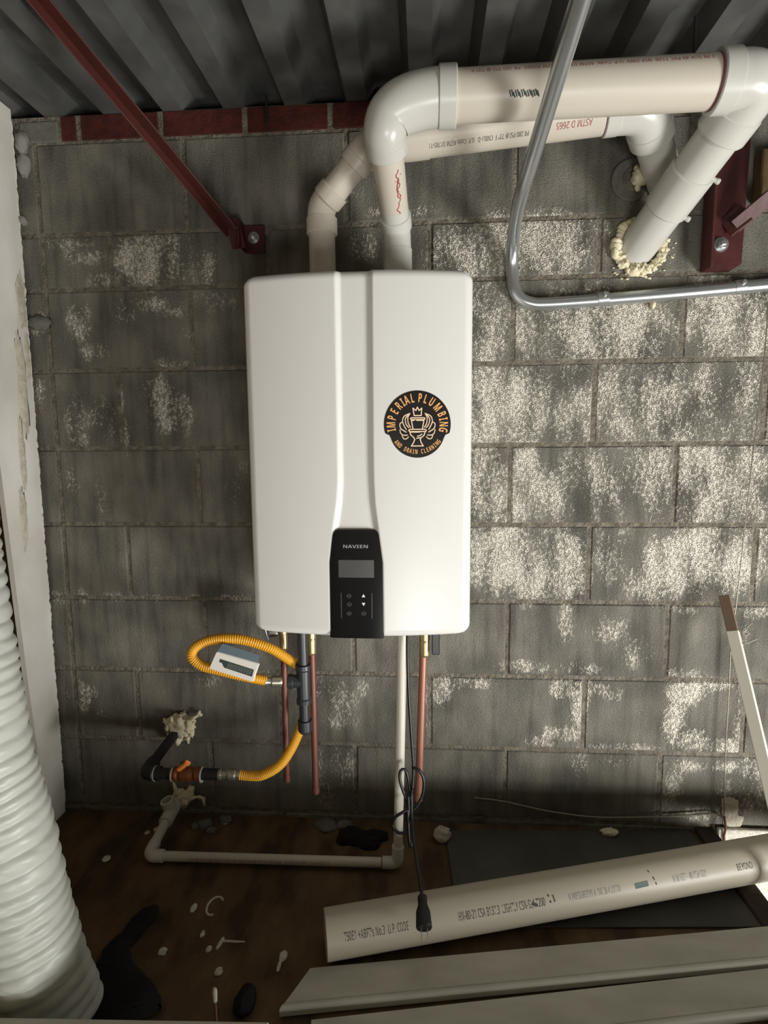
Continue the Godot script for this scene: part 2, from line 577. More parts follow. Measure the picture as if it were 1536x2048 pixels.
func materials() -> void:
	wall_maps()
	M.mortar = mottled(srgb(96, 90, 79), srgb(132, 125, 111), 0.03, Vector3(2, 2, 2), 0.95, 0.6, 31)
	M.redbrick = mottled(srgb(62, 19, 13), srgb(84, 30, 20), 0.02, Vector3(3, 3, 3), 0.8, 0.3, 41)
	M.drywall = mottled(srgb(206, 202, 190), srgb(226, 223, 214), 0.006, Vector3(1.3, 1.0, 1.3), 0.85, 0.12, 51)
	M.torn = mottled(srgb(182, 173, 152), srgb(204, 198, 182), 0.02, Vector3(3, 3, 3), 0.95, 0.4, 52)
	M.plaster = mottled(srgb(196, 190, 176), srgb(222, 217, 205), 0.03, Vector3(4, 4, 4), 0.9, 0.4, 53)
	M.bareboard = mottled(srgb(96, 78, 52), srgb(128, 108, 74), 0.01, Vector3(3, 0.5, 3), 0.85, 0.1, 54)
	M.wood = mottled(srgb(66, 50, 33), srgb(108, 84, 56), 0.008, Vector3(2.4, 2.4, 1.1), 0.9, 0.25, 61)
	M.darkwood = mottled(srgb(40, 31, 24), srgb(62, 50, 38), 0.01, Vector3(2, 2, 1), 0.85, 0.2, 62)
	M.sheet = mottled(srgb(66, 66, 60), srgb(82, 81, 74), 0.006, Vector3(1.5, 1.5, 1.5), 0.8, 0.1, 63)
	M.deck = mottled(srgb(80, 81, 79), srgb(104, 104, 100), 0.012, Vector3(1, 1, 1), 0.55, 0.05, 71)
	M.deck.metallic = 0.15
	M.concrete = mottled(srgb(120, 118, 112), srgb(150, 147, 140), 0.01, Vector3.ONE, 0.9, 0.2, 72)
	M.pvc = paint(srgb(200, 199, 191), 0.28)
	M.pvcpipe = paint(srgb(203, 195, 180), 0.38)
	M.pvcdusty = paint(srgb(186, 178, 160), 0.45)
	M.pvcgrey = paint(srgb(205, 200, 186), 0.42)
	M.primer = paint(srgb(126, 78, 84), 0.5)
	M.foam = mottled(srgb(216, 205, 168), srgb(240, 233, 206), 0.04, Vector3(6, 6, 6), 0.85, 0.7, 81)
	M.redsteel = mottled(srgb(62, 24, 18), srgb(78, 31, 24), 0.01, Vector3(2, 2, 2), 0.55, 0.1, 91)
	M.maroon = mottled(srgb(66, 27, 26), srgb(82, 36, 33), 0.01, Vector3(2, 2, 2), 0.5, 0.1, 92)
	M.zinc = paint(srgb(196, 198, 198), 0.32, 0.9)
	M.emt = paint(srgb(186, 190, 190), 0.3, 0.85)
	M.cover = paint(srgb(228, 227, 222), 0.32)
	M.black = paint(srgb(20, 21, 23), 0.3)
	M.gloss = paint(srgb(14, 15, 18), 0.16)
	M.screen = paint(srgb(78, 79, 77), 0.35)
	M.dim = paint(srgb(74, 75, 76), 0.5)
	M.mark = paint(srgb(150, 151, 150), 0.5)
	M.white = paint(srgb(245, 245, 242), 0.5)
	M.sticker = paint(srgb(24, 20, 18), 0.35)
	M.gold = paint(srgb(238, 178, 112), 0.4)
	M.cream = paint(srgb(250, 220, 186), 0.4)
	M.copper = paint(srgb(150, 104, 86), 0.42, 0.45)
	M.brass = paint(srgb(178, 160, 118), 0.34, 0.75)
	M.iron = paint(srgb(26, 25, 25), 0.55)
	M.gasblack = paint(srgb(46, 50, 53), 0.40)
	M.dimcopper = paint(srgb(116, 74, 63), 0.45, 0.4)  # same copper, darkened for the shade the left pipes hang in
	M.bronze = paint(srgb(116, 68, 36), 0.45, 0.4)
	M.orange = paint(srgb(230, 132, 58), 0.45)
	M.yellow = paint(srgb(226, 164, 40), 0.42)
	M.fitting = paint(srgb(168, 164, 148), 0.32, 0.75)
	M.tagwhite = paint(srgb(226, 222, 212), 0.4)
	M.tagblue = paint(srgb(112, 128, 134), 0.3)
	M.ink = paint(srgb(70, 70, 68), 0.6)
	M.inkred = paint(srgb(156, 70, 66), 0.6)
	M.inkdark = paint(srgb(52, 62, 54), 0.6)
	M.green = paint(srgb(92, 110, 100), 0.6)
	M.cord = paint(srgb(17, 17, 18), 0.42)
	M.rag = mottled(srgb(8, 8, 8), srgb(18, 17, 16), 0.02, Vector3(4, 4, 4), 0.95, 0.4, 95)
	M.trimwhite = mottled(srgb(188, 186, 172), srgb(206, 204, 190), 0.008, Vector3(1, 3, 3), 0.6, 0.08, 96)
	M.duct = paint(srgb(178, 181, 171), 0.42)
	M.duct.backlight_enabled = true
	M.duct.backlight = Color(0.12, 0.12, 0.11)
	M.wire = paint(srgb(150, 142, 126), 0.4, 0.6)
	M.rust = paint(srgb(122, 84, 62), 0.6, 0.4)
	M.lath = paint(srgb(228, 224, 208), 0.5)
	M.lathend = paint(srgb(122, 102, 84), 0.8)
	M.plug = mottled(srgb(98, 98, 90), srgb(112, 111, 102), 0.02, Vector3(3, 3, 3), 0.9, 0.2, 97)


# ---------------------------------------------------------------- the setting

func setting() -> void:
	# the wall: a slab of mortar, its blocks and bricks proud of it
	var wall := struct("wall_back", boxed(Vector3(1.5, 0.0285, -0.128), Vector3(5.4, 3.657, 0.2495)), M.mortar)
	var rows := [[1.575, 1.795, 0.0], [1.4385, 1.575, 0.5], [1.2353, 1.4385, 0.0], [1.0321, 1.2353, 0.5], [0.8289, 1.0321, 0.0], [0.6257, 0.8289, 0.5], [0.4225, 0.6257, 0.0], [0.2193, 0.4225, 0.5], [0.0161, 0.2193, 0.0], [-0.1871, 0.0161, 0.5]]
	for r in rows:
		var cuts := [-0.65, -0.383]
		var k: float = -0.4064 + 0.4064 * r[2]
		while k < 1.75:
			if k > -0.30:
				cuts.append(k)
			k += 0.4064
		cuts.append(1.75)
		for i in cuts.size() - 1:
			var a: float = cuts[i] + 0.0048
			var b: float = cuts[i + 1] - 0.0048
			var y0: float = r[0] + 0.0048
			var y1: float = r[1] - 0.0048
			var g := Geo.new()
			g.box(Vector3((a + b) / 2, (y0 + y1) / 2, -0.02 + rng.randf_range(-0.0012, 0.0008)), Vector3(b - a, y1 - y0, 0.04), 0.0035)
			walluv(g)
			put("block", g.mesh(), M.block, wall)
	# the course of red bricks under the roof deck, and a grey closer at its left end
	put("closer", boxed(Vector3(-0.37, 1.822, -0.02), Vector3(0.1, 0.05, 0.04), 0.003), M.plug, wall)
	var joints := [-0.3177, -0.2658]
	while joints[-1] < 1.7:
		joints.append(joints[-1] + 0.2115)
	for i in joints.size() - 1:
		put("brick", boxed(Vector3((joints[i] + joints[i + 1]) / 2, 1.827, -0.02 + rng.randf_range(-0.001, 0.001)), Vector3(joints[i + 1] - joints[i] - 0.014, 0.058, 0.04), 0.002), M.redbrick, wall)
	# mortar that squeezed out along the left edge
	for q in [[-0.412, 1.795, 0.016, 0.028], [-0.412, 1.742, 0.018, 0.028], [-0.405, 1.357, 0.03, 0.018], [-0.425, 1.61, 0.01, 0.012]]:
		var g := Geo.new()
		g.lump(Vector3(q[0], q[1], 0.004), Vector3(q[2], q[3], 0.012), 0.3, noisy(0.6, 2, 7))
		put("mortar_lump", g.mesh(true), M.plug if q[1] < 1.5 else M.concrete, wall)
	# the roof: a corrugated steel deck below a slab
	var ceiling := struct("ceiling", boxed(Vector3(1.5, 1.99, 1.70), Vector3(5.4, 0.16, 4.3)), M.concrete)
	var g := Geo.new()
	var x := -1.42
	while x < 4.1:
		var prof := [Vector2(x, 1.858), Vector2(x + 0.050, 1.858), Vector2(x + 0.068, 1.904), Vector2(x + 0.134, 1.904), Vector2(x + 0.1524, 1.858)]
		for i in 4:
			var p: Vector2 = prof[i]
			var q: Vector2 = prof[i + 1]
			g.poly([Vector3(p.x, p.y, -0.28), Vector3(q.x, q.y, -0.28), Vector3(q.x, q.y, 3.7), Vector3(p.x, p.y, 3.7)], Vector3(p.y - q.y, -(q.x - p.x), 0).normalized())
		x += 0.1524
	put("deck_sheet", g.mesh(), M.deck, ceiling)
	put("end_closure", boxed(Vector3(1.5, 1.88, -0.30), Vector3(5.4, 0.10, 0.03)), M.concrete, ceiling)
	# the platform, its edging, and the room that lies below and in front
	var fl := struct("floor", boxed(Vector3(0.108, -0.04, 0.545), Vector3(2.516, 0.08, 1.11), 0.002), M.wood)  # its front, out of view, runs forward to keep lamp light off low things
	put("curb", boxed(Vector3(1.341, 0.006, 0.545), Vector3(0.05, 0.012, 1.10), 0.003), M.darkwood, fl)
	put("edge_board", boxed(Vector3(1.3615, -0.07, 0.55), Vector3(0.010, 0.16, 1.10), 0.002), M.darkwood, fl)
	struct("floor", boxed(Vector3(1.5, -1.75, 1.75), Vector3(5.4, 0.1, 4.0)), M.concrete)
	struct("trim_1", boxed(Vector3(2.32, -0.31, 0.010), Vector3(1.9, 0.66, 0.012), 0.002), M.plaster)
	# the drywall that ends at the block wall
	var dw := Geo.new()
	var edge := [Vector2(0.012, 0.0), Vector2(0.083, 0.0), Vector2(0.098, 0.15), Vector2(0.12, 0.45), Vector2(0.15, 0.98), Vector2(0.23, 1.87), Vector2(0.012, 1.87)]
	var n := edge.size()
	for i in n:
		var p: Vector2 = edge[i]
		var q: Vector2 = edge[(i + 1) % n]
		dw.poly([Vector3(-0.43, p.y, p.x), Vector3(-0.43, q.y, q.x), Vector3(-0.443, q.y, q.x), Vector3(-0.443, p.y, p.x)], Vector3(0, -(q.x - p.x), (q.y - p.y)) if i < 5 else Vector3(0, 0.1, -1))
	var front := []
	var back := []
	for p in edge:
		front.append(Vector3(-0.43, p.y, p.x)); back.append(Vector3(-0.443, p.y, p.x))
	dw.poly(front, Vector3(1, 0, 0))
	dw.poly(back, Vector3(-1, 0, 0))
	var left := struct("wall_left", boxed(Vector3(-0.72, 0.15, 1.75), Vector3(0.45, 3.7, 4.0)), M.bareboard)
	put("drywall_sheet", dw.mesh(), M.drywall, left)
	# where the sheet's paper has torn
	for q in [[1.40, 0.028, 0.02, 0.07], [1.19, 0.05, 0.018, 0.13], [1.02, 0.07, 0.012, 0.1], [0.86, 0.085, 0.015, 0.08], [1.27, 0.02, 0.012, 0.06]]:
		var t := Geo.new()
		t.lump(Vector3(-0.4302, q[0], q[1]), Vector3(0.0012, q[3], q[2]), 0.45, noisy(0.5, 3, 17), 16, 22)
		put("torn_paper", t.mesh(true), M.torn, left)
	var rag := Geo.new()
	for i in 70:
		var yy := 0.03 + i * 0.026
		rag.lump(Vector3(-0.4335, yy + 0.012 * rng.randf(), 0.0115), Vector3(0.006, 0.012 + 0.022 * rng.randf(), 0.0015 + 0.004 * rng.randf() * rng.randf()), 0.6, noisy(0.6, 2, 27 + i), 6, 8)
	put("ragged_edge", rag.mesh(true), M.plaster, left)
	struct("wall_right", boxed(Vector3(4.05, 0.15, 1.70), Vector3(0.2, 3.7, 4.3)), M.plaster)
	struct("wall_front", boxed(Vector3(1.5, 0.15, 3.8), Vector3(5.4, 3.7, 0.2)), M.plaster)


# ---------------------------------------------------------------- the water heater

func chan(y: float) -> Vector2:
	var keys := [Vector3(0.60, 0.4005, 0.5140), Vector3(0.80, 0.4015, 0.5135), Vector3(0.84, 0.4065, 0.5085), Vector3(0.875, 0.4115, 0.5040), Vector3(0.92, 0.4190, 0.4985), Vector3(0.965, 0.4225, 0.4965), Vector3(1.03, 0.4225, 0.4960), Vector3(1.40, 0.4230, 0.4975)]
	for k in keys.size() - 1:
		if y <= keys[k + 1].x:
			var t: float = clampf((y - keys[k].x) / (keys[k + 1].x - keys[k].x), 0.0, 1.0)
			return Vector2(lerpf(keys[k].y, keys[k + 1].y, t), lerpf(keys[k].z, keys[k + 1].z, t))
	return Vector2(0.4230, 0.4975)


func bulge(x: float) -> float:
	var u := (x - HCX) / HHW
	return 0.350 - 0.030 * u * u


func heat_z(x: float, y: float) -> float:
	var c := chan(y)
	return bulge(x) - 0.009 * smoothstep(c.x, c.x + 0.013, x) * (1.0 - smoothstep(c.y - 0.011, c.y + 0.001, x))


func heater() -> void:
	var t := thing("tankless_water_heater", "white tankless water heater with a black control panel hung on the block wall", "water heater", Vector3(HCX, HYB, 0.0))
	var xs: Array[float] = []
	for i in 261:
		xs.append(-1.0 + 2.0 * i / 260.0)
	var ys: Array[float] = []
	for i in 12:
		ys.append(HYB + 0.026 * i / 12.0)
	for i in 111:
		ys.append(HYB + 0.026 + (HYT - HYB - 0.052) * i / 110.0)
	for i in range(1, 13):
		ys.append(HYT - 0.026 + 0.026 * i / 12.0)
	var v := PackedVector3Array()
	var rf := 0.018
	var rc := 0.022
	for y in ys:
		var dy := minf(y - HYB, HYT - y)
		var hw := HHW
		if dy < rc:
			hw -= rc - sqrt(maxf(0.0, rc * rc - (rc - dy) * (rc - dy)))
		for s in xs:
			var x := HCX + s * hw
			var dx := hw - absf(x - HCX)
			var q := minf(Vector2(maxf(rf - dx, 0.0), maxf(rf - dy, 0.0)).length(), rf)
			v.append(Vector3(x, y, heat_z(x, y) - (rf - sqrt(maxf(0.0, rf * rf - q * q)))))
	var st := SurfaceTool.new()
	st.begin(Mesh.PRIMITIVE_TRIANGLES)
	for p in v:
		st.add_vertex(p)
	var nx := xs.size()
	var ny := ys.size()
	for j in ny - 1:
		for i in nx - 1:
			var a := j * nx + i
			for q in [a, a + nx, a + 1, a + 1, a + nx, a + nx + 1]:
				st.add_index(q)
	var loop := []
	for i in nx: loop.append(i)
	for j in range(1, ny): loop.append(j * nx + nx - 1)
	for i in range(nx - 2, -1, -1): loop.append((ny - 1) * nx + i)
	for j in range(ny - 2, 0, -1): loop.append(j * nx)
	var first := v.size()
	for q in loop:
		st.add_vertex(Vector3(v[q].x, v[q].y, 0.03))
	for k in loop.size():
		var k2 := (k + 1) % loop.size()
		for q in [loop[k], loop[k2], first + k, loop[k2], first + k2, first + k]:
			st.add_index(q)
	st.generate_normals()
	put("front_cover", st.commit(), M.cover, t)
	put("back_plate", boxed(Vector3(HCX, (HYB + HYT) / 2, 0.017), Vector3(0.43, HYT - HYB + 0.03, 0.030), 0.003), M.zinc, t)
	put("base_plate", boxed(Vector3(HCX, HYB + 0.006, 0.165), Vector3(0.425, 0.008, 0.26), 0.002), M.zinc, t)
	put("cable_clip", boxed(Vector3(0.622, HYB - 0.048, 0.17), Vector3(0.018, 0.1, 0.014), 0.002), M.black, t)
	# the control panel at the foot of the channel
	var g := Geo.new()
	var top := 0.8665
	var bot := 0.6432
	var up := 90
	var across := 40
	for j in up + 1:
		var y := lerpf(bot, top, float(j) / up)
		var c := chan(y)
		var inset := 0.001
		var r := 0.012
		if top - y < r:
			inset += r - sqrt(maxf(0.0, r * r - pow(r - (top - y), 2.0)))
		var lo := c.x + inset
		var hi := c.y - inset
		for i in across + 1:
			var x := lerpf(lo, hi, float(i) / across)
			var d := minf(minf(x - lo, hi - x), top - y)
			g.add(Vector3(x, y, bulge(x) + 0.0012 - (0.004 if d < 0.0006 else 0.0)), Vector3(0.26 * (x - HCX) / HHW, 0, 1).normalized(), Vector2(x, y))
	for j in up:
		for i in across:
			var a := j * (across + 1) + i
			g.tri(a, a + across + 1, a + 1)
			g.tri(a + 1, a + across + 1, a + across + 2)
	var panel := put("control_panel", g.mesh(), M.gloss, t)
	var lay := func(x: float, y: float) -> Vector3: return Vector3(x, y, bulge(x) + 0.0019)
	var s := Geo.new()
	var a0 := Vector2(0.4225, 0.770)
	var a1 := Vector2(0.4945, 0.806)
	for i in 8:
		var x0 := lerpf(a0.x, a1.x, i / 8.0)
		var x1 := lerpf(a0.x, a1.x, (i + 1) / 8.0)
		s.poly([lay.call(x0, a0.y), lay.call(x1, a0.y), lay.call(x1, a1.y), lay.call(x0, a1.y)], Vector3(0, 0, 1))
	put("screen", s.mesh(), M.screen, panel)
	var l := Geo.new()
	letters(l, "NAVIEN", 0.0066, func(x: float, y: float) -> Vector3: return lay.call(0.4575 + x, 0.8335 + y), 1.5, true)
	put("lettering", l.mesh(), M.mark, panel)
	for q in [[0.4725, 0.7325, 1.0], [0.4725, 0.7150, -1.0]]:
		var arrow := Geo.new()
		arrow.poly([lay.call(q[0] - 0.0036, q[1] - 0.0028 * q[2]), lay.call(q[0] + 0.0036, q[1] - 0.0028 * q[2]), lay.call(q[0], q[1] + 0.0036 * q[2])], Vector3(0, 0, 1))
		put("arrow_button", arrow.mesh(), M.white, panel)
	for q in [[0.4430, 0.7320], [0.4435, 0.7145], [0.4430, 0.6955], [0.4725, 0.6955]]:
		var icon := Geo.new()
		var ring := []
		for k in 13:
			ring.append(Vector2(q[0] + 0.0042 * cos(TAU * k / 12.0), q[1] + 0.0036 * sin(TAU * k / 12.0)))
		stroke(icon, ring, 0.0011, lay)
		stroke(icon, [Vector2(q[0] - 0.0025, q[1]), Vector2(q[0] + 0.0025, q[1])], 0.0013, lay)
		put("button", icon.mesh(), M.dim, panel)
	for xx in [0.4270, 0.4895]:
		var bar := Geo.new()
		stroke(bar, [Vector2(xx, 0.686), Vector2(xx, 0.738)], 0.0016, lay)
		put("panel_line", bar.mesh(), M.dim, panel)
	sticker(t)


func sticker(t: Node3D) -> void:
	var c := Vector2(0.582, 1.0745)
	var r := 0.0652
	var at := func(u: float, v: float, lift: float) -> Vector3:
		var x := c.x + u * r
		var y := c.y + v * r
		return Vector3(x, y, heat_z(x, y) + lift)
	var rim := []
	for k in 61:
		var th := deg_to_rad(-13.0 + 206.0 * k / 60.0)
		rim.append(Vector2(cos(th), sin(th)))
	rim.append(Vector2(-0.955, -0.265)); rim.append(Vector2(-0.90, -0.292)); rim.append(Vector2(-0.855, -0.305)); rim.append(Vector2(-0.825, -0.34)); rim.append(Vector2(-0.80, -0.40))
	for k in 41:
		var th := deg_to_rad(198.0 + 144.0 * k / 40.0)
		rim.append(Vector2(0.83 * cos(th), -0.165 + 0.83 * sin(th)))
	rim.append(Vector2(0.80, -0.40)); rim.append(Vector2(0.825, -0.34)); rim.append(Vector2(0.855, -0.305)); rim.append(Vector2(0.90, -0.292)); rim.append(Vector2(0.955, -0.265))
	var g := Geo.new()
	var m := rim.size()
	for ring in 7:
		for p in rim:
			g.add(at.call(p.x * ring / 6.0, p.y * ring / 6.0, 0.0007), Vector3(0.12, 0, 1).normalized())
	for ring in 6:
		for k in m:
			var a := ring * m + k
			var b := ring * m + (k + 1) % m
			g.tri(a, b, a + m)
			g.tri(b, b + m, a + m)
	var s := put("sticker", g.mesh(), M.sticker, t)
	s.set_meta("label", "round black sticker lettered in gold with a winged emblem")
	var l := Geo.new()
	var spots := []
	var upper := [192.0, 180.5, 165.5, 150.5, 135.5, 124.0, 114.0, 101.5, 84.5, 72.0, 57.0, 40.0, 23.0, 11.5, 0.5, -12.0]
	for k in 16:
		spots.append(["IMPERIALPLUMBING"[k], upper[k], 0.655, 0.26, 0.58, false])
	var low := "AND DRAIN CLEANING"
	for k in low.length():
		spots.append([low[k], 219.0 + 6.05 * k, 0.75, 0.135, 0.58, true])
	for w in spots:
		if w[0] == " ":
			continue
		var deg: float = deg_to_rad(w[1])
		var rad := Vector2(cos(deg), sin(deg))
		var upd := -rad if w[5] else rad
		var right := Vector2(upd.y, -upd.x)
		var o: Vector2 = rad * (w[2] + w[3] * 0.5)
		letters(l, w[0], w[3], func(x: float, y: float) -> Vector3:
			var p: Vector2 = o + right * x + upd * y
			return at.call(p.x, p.y, 0.0012), w[4], true)
	put("lettering", l.mesh(), M.gold, s)
	var e := Geo.new()
	var draw := func(px: Array, both := false, curved := false) -> void:
		for side in ([1.0, -1.0] if both else [1.0]):
			var pts := []
			for q in px:
				pts.append(Vector2((q[0] - 763.0) / 540.0 * side, (700.0 - q[1]) / 540.0))
			stroke(e, bend2(pts) if curved else pts, 0.03, func(x: float, y: float) -> Vector3: return at.call(x, y, 0.0012))
	draw.call([[690, 440], [710, 558], [823, 558], [832, 440], [790, 478], [762, 425], [738, 478], [690, 440]])
	draw.call([[650, 606], [664, 594], [870, 594], [885, 606], [870, 622], [662, 622], [650, 606]])
	draw.call([[664, 628], [690, 772]])
	draw.call([[868, 628], [842, 772]])
	draw.call([[676, 634], [706, 634]])
	draw.call([[752, 634], [862, 634]])
	draw.call([[620, 796], [640, 778], [888, 778], [907, 796], [888, 814], [640, 814], [620, 796]])
	draw.call([[640, 818], [655, 868], [700, 908], [719, 940], [702, 985], [664, 1046], [856, 1046], [820, 985], [806, 940], [822, 914], [868, 876], [888, 818]], false, false)
	draw.call([[662, 822], [800, 822]])
	draw.call([[750, 922], [805, 912]])
	draw.call([[762, 888], [802, 880], [834, 856]])
	draw.call([[640, 525], [608, 590], [615, 680], [650, 745]], true, true)
	draw.call([[640, 525], [572, 600], [578, 690], [620, 750]], true, true)
	draw.call([[640, 525], [552, 565], [523, 640], [545, 715], [580, 778]], true, true)
	draw.call([[520, 660], [480, 692], [496, 765], [580, 822]], true, true)
	draw.call([[480, 785], [492, 838], [532, 870], [600, 870]], true, true)
	draw.call([[516, 882], [538, 925], [580, 930], [616, 900]], true, true)
	put("emblem", e.mesh(), M.cream, s)


# ---------------------------------------------------------------- plastic vent pipes

func vents() -> void:
	# exhaust: up from the heater, slanting towards the room, then right and back down into the wall
	var t := thing("exhaust_vent_pipe", "large white plastic vent pipe from the heater's right outlet to the foamed wall hole", "pipe", Vector3(0.535, 1.36, 0.11))
	put("collar", sleeve(Vector3(0.535, 1.372, 0.11), Vector3(0.535, 1.478, 0.11), 0.0325), M.pvc, t)
	var k0 := Vector3(0.533, 1.522, 0.112)
	var k1 := Vector3(0.5205, 1.618, 0.282)
	var kd := (k1 - k0).normalized()
	var e1 := Geo.new()
	var p1 := rounded([Vector3(0.5345, 1.465, 0.11), k0, k0 + kd * 0.06], 0.05, 14)
	e1.sweep(p1, even(p1, 0.0315), 32)
	put("elbow", e1.mesh(), M.pvc, t)
	put("elbow_hub", sleeve(k0 + kd * 0.004, k0 + kd * 0.036, 0.0352), M.pvc, t)
	var sp := Geo.new()
	var spts := PackedVector3Array([k0 + kd * 0.02, k0.lerp(k1, 0.5), k1 + kd * 0.01])
	sp.sweep(spts, PackedFloat32Array([0.0302, 0.0318, 0.0335]), 40)
	var short := put("pipe", sp.mesh(), M.pvcpipe, t)
	var scr := Geo.new()
	var outd := Vector3(0.45, -0.85, 0).normalized()
	outd = (outd - kd * outd.dot(kd)).normalized()
	var side := kd.cross(outd)
	var scrawl := func(x: float, y: float) -> Vector3: return k0 + kd * x + (outd * cos(y / 0.0315) + side * sin(y / 0.0315)) * (0.0306 + 0.019 * (x - 0.02))
	var run := []
	for i in 26:
		var q := i / 25.0
		run.append(Vector2(0.045 + 0.115 * q, 0.003 * sin(q * 19.0) + 0.002 * sin(q * 47.0) + 0.008 * (q - 0.5)))
	stroke(scr, run, 0.0022, scrawl)
	stroke(scr, [Vector2(0.10, 0.005), Vector2(0.12, -0.002), Vector2(0.14, 0.002)], 0.003, scrawl)
	stroke(scr, [Vector2(0.138, -0.004), Vector2(0.148, 0.011)], 0.002, scrawl)
	put("red_scrawl", scr.mesh(), M.inkred, short)
	# the reducing elbow that turns it along the wall
	var la := Vector3(0.645, 1.689, 0.300)
	var lb := Vector3(1.140, 1.692, 0.300)
	var e2 := Geo.new()
	var p2 := curve([k1, k1 + kd * 0.020, Vector3(0.5265, 1.652, 0.303), Vector3(0.545, 1.668, 0.305), Vector3(0.575, 1.680, 0.303), Vector3(0.610, 1.687, 0.301), la], 0.003)
	var r2 := PackedFloat32Array()
	for i in p2.size():
		r2.append(lerpf(0.0405, 0.0490, smoothstep(0.0, 0.6, float(i) / p2.size())))
	e2.sweep(p2, r2, 48)
	put("elbow", e2.mesh(), M.pvc, t)
	put("elbow_hub", sleeve(k1 - kd * 0.014, k1 + kd * 0.012, 0.0425), M.pvc, t)
	put("elbow_hub", sleeve(Vector3(0.622, 1.689, 0.300), Vector3(0.656, 1.689, 0.300), 0.0525, 0.002, 48), M.pvc, t)
	var long := put("pipe", rod(la, lb, 0.0445, 56), M.pvcpipe, t)
	put("print", pipe_print("3 IN SCH 40 PVC 1120  NSF-DWV  U.P. Code  ASTM D1785  ASTM D2665  PR 260 PSI @ 73° F", la, lb, 0.0445, 0.0082, Vector3(0, 0.47, 0.88), 0.250, 0.92, true), M.inkred, long)
	var st := Geo.new()
	for i in 15:
		var x0 := 0.105 + i * 0.0036
		var ym := -0.0015 + 0.0015 * sin(i * 2.1)
		stroke(st, [Vector2(x0, ym + 0.003 + 0.002 * rng.randf()), Vector2(x0 + 0.003, ym - 0.003 - 0.001 * rng.randf())], 0.0022, func(x: float, y: float) -> Vector3:
			var th := y / 0.0445 - 0.47
			return la + Vector3(x, 0, 0) + Vector3(0, sin(th), cos(th)) * 0.0449)
	put("smudged_stamp", st.mesh(), M.inkdark, long)
	put("primer_ring", sleeve(Vector3(1.1205, 1.692, 0.300), Vector3(1.1265, 1.692, 0.300), 0.0453, 0.001, 48), M.primer, t)
	put("elbow_hub", sleeve(Vector3(1.125, 1.692, 0.300), Vector3(1.160, 1.692, 0.300), 0.0530, 0.002, 48), M.pvc, t)
	var corner := Vector3(1.207, 1.692, 0.300)
	var wb := Vector3(1.1065, 1.501, -0.008)
	var dir := (wb - corner).normalized()
	var e3 := Geo.new()
	var p3 := rounded([Vector3(1.14, 1.692, 0.300), corner, corner + dir * 0.10], 0.055, 20)
	e3.sweep(p3, even(p3, 0.0492), 48)
	put("elbow", e3.mesh(), M.pvc, t)
	put("elbow_hub", sleeve(corner + dir * 0.052, corner + dir * 0.098, 0.0515, 0.002, 48), M.pvc, t)
	put("pipe", rod(corner + dir * 0.07, wb + dir * 0.012, 0.0438, 48), M.pvc, t)
	put("coupling", sleeve(corner + dir * 0.176, corner + dir * 0.268, 0.0485, 0.003, 48), M.pvc, t)
	for q in [0.178, 0.27]:
		var base: Vector3 = corner + dir * q
		var o := (Vector3(1, -0.5, 0.1)).normalized()
		put("screw_boss", turn(base + o * 0.040, base + o * 0.0615, [Vector2(0, 0.005), Vector2(0.012, 0.005), Vector2(0.013, 0.0060), Vector2(0.018, 0.0060), Vector2(0.0195, 0.0045), Vector2(0.0195, 0)], 16), M.pvc, t)
	foam_ring(Vector3(1.109, 1.502, 0.0), 0.050, 0.026, 17, "ragged cream foam ringing the large vent pipe where it enters the wall", 40)

	# intake: up from the heater's left outlet, behind the exhaust, and into the wall further right
	var s := thing("intake_vent_pipe", "smaller white vent pipe from the heater's left outlet running behind the large pipe", "pipe", Vector3(0.361, 1.36, 0.10))
	put("pipe", rod(Vector3(0.361, 1.372, 0.10), Vector3(0.359, 1.54, 0.098), 0.0302, 36), M.pvcpipe, s)
	put("elbow_hub", sleeve(Vector3(0.3597, 1.518, 0.098), Vector3(0.3595, 1.555, 0.098), 0.0355), M.pvcpipe, s)
	var i1 := Geo.new()
	var q1 := curve([Vector3(0.3595, 1.54, 0.098), Vector3(0.360, 1.565, 0.103), Vector3(0.370, 1.582, 0.114), Vector3(0.394, 1.602, 0.127)], 0.003)
	i1.sweep(q1, even(q1, 0.0318), 36)
	put("elbow", i1.mesh(), M.pvcpipe, s)
	var h0 := Vector3(0.392, 1.600, 0.126)
	var h1 := Vector3(0.448, 1.649, 0.150)
	var hd := (h1 - h0).normalized()
	put("elbow_hub", sleeve(h0 - hd * 0.024, h0 + hd * 0.006, 0.0350), M.pvcpipe, s)
	put("pipe", rod(h0, h1, 0.0302, 36), M.pvcpipe, s)
	put("elbow_hub", sleeve(h1 - hd * 0.012, h1 + hd * 0.014, 0.0362), M.pvcpipe, s)
	var ra := Vector3(0.565, 1.690, 0.160)
	var rb := Vector3(1.000, 1.717, 0.178)
	var i2 := Geo.new()
	var q2 := curve([h1, h1 + hd * 0.03, Vector3(0.508, 1.684, 0.162), Vector3(0.535, 1.689, 0.160), ra, ra + Vector3(0.04, 0.0025, 0.0016)], 0.003)
	var w2 := PackedFloat32Array()
	for i in q2.size():
		w2.append(lerpf(0.0345, 0.0455, smoothstep(0.1, 0.6, float(i) / q2.size())))
	i2.sweep(q2, w2, 40)
	put("elbow", i2.mesh(), M.pvcpipe, s)
	var run2 := put("pipe", rod(ra, rb, 0.0435, 52), M.pvcpipe, s)
	put("print", pipe_print("PR 280 PSI @ 73° F  CNBLr-D   U.P. Code ASTM D1785-11a", ra, rb, 0.0435, 0.0098, Vector3(0, -0.80, 0.60), 0.140, 0.60, true), M.ink, run2)
	put("print", pipe_print("ASTM D 2665", ra, rb, 0.0435, 0.0125, Vector3(0, -0.72, 0.70), 0.335, 0.70, true), M.inkred, run2)
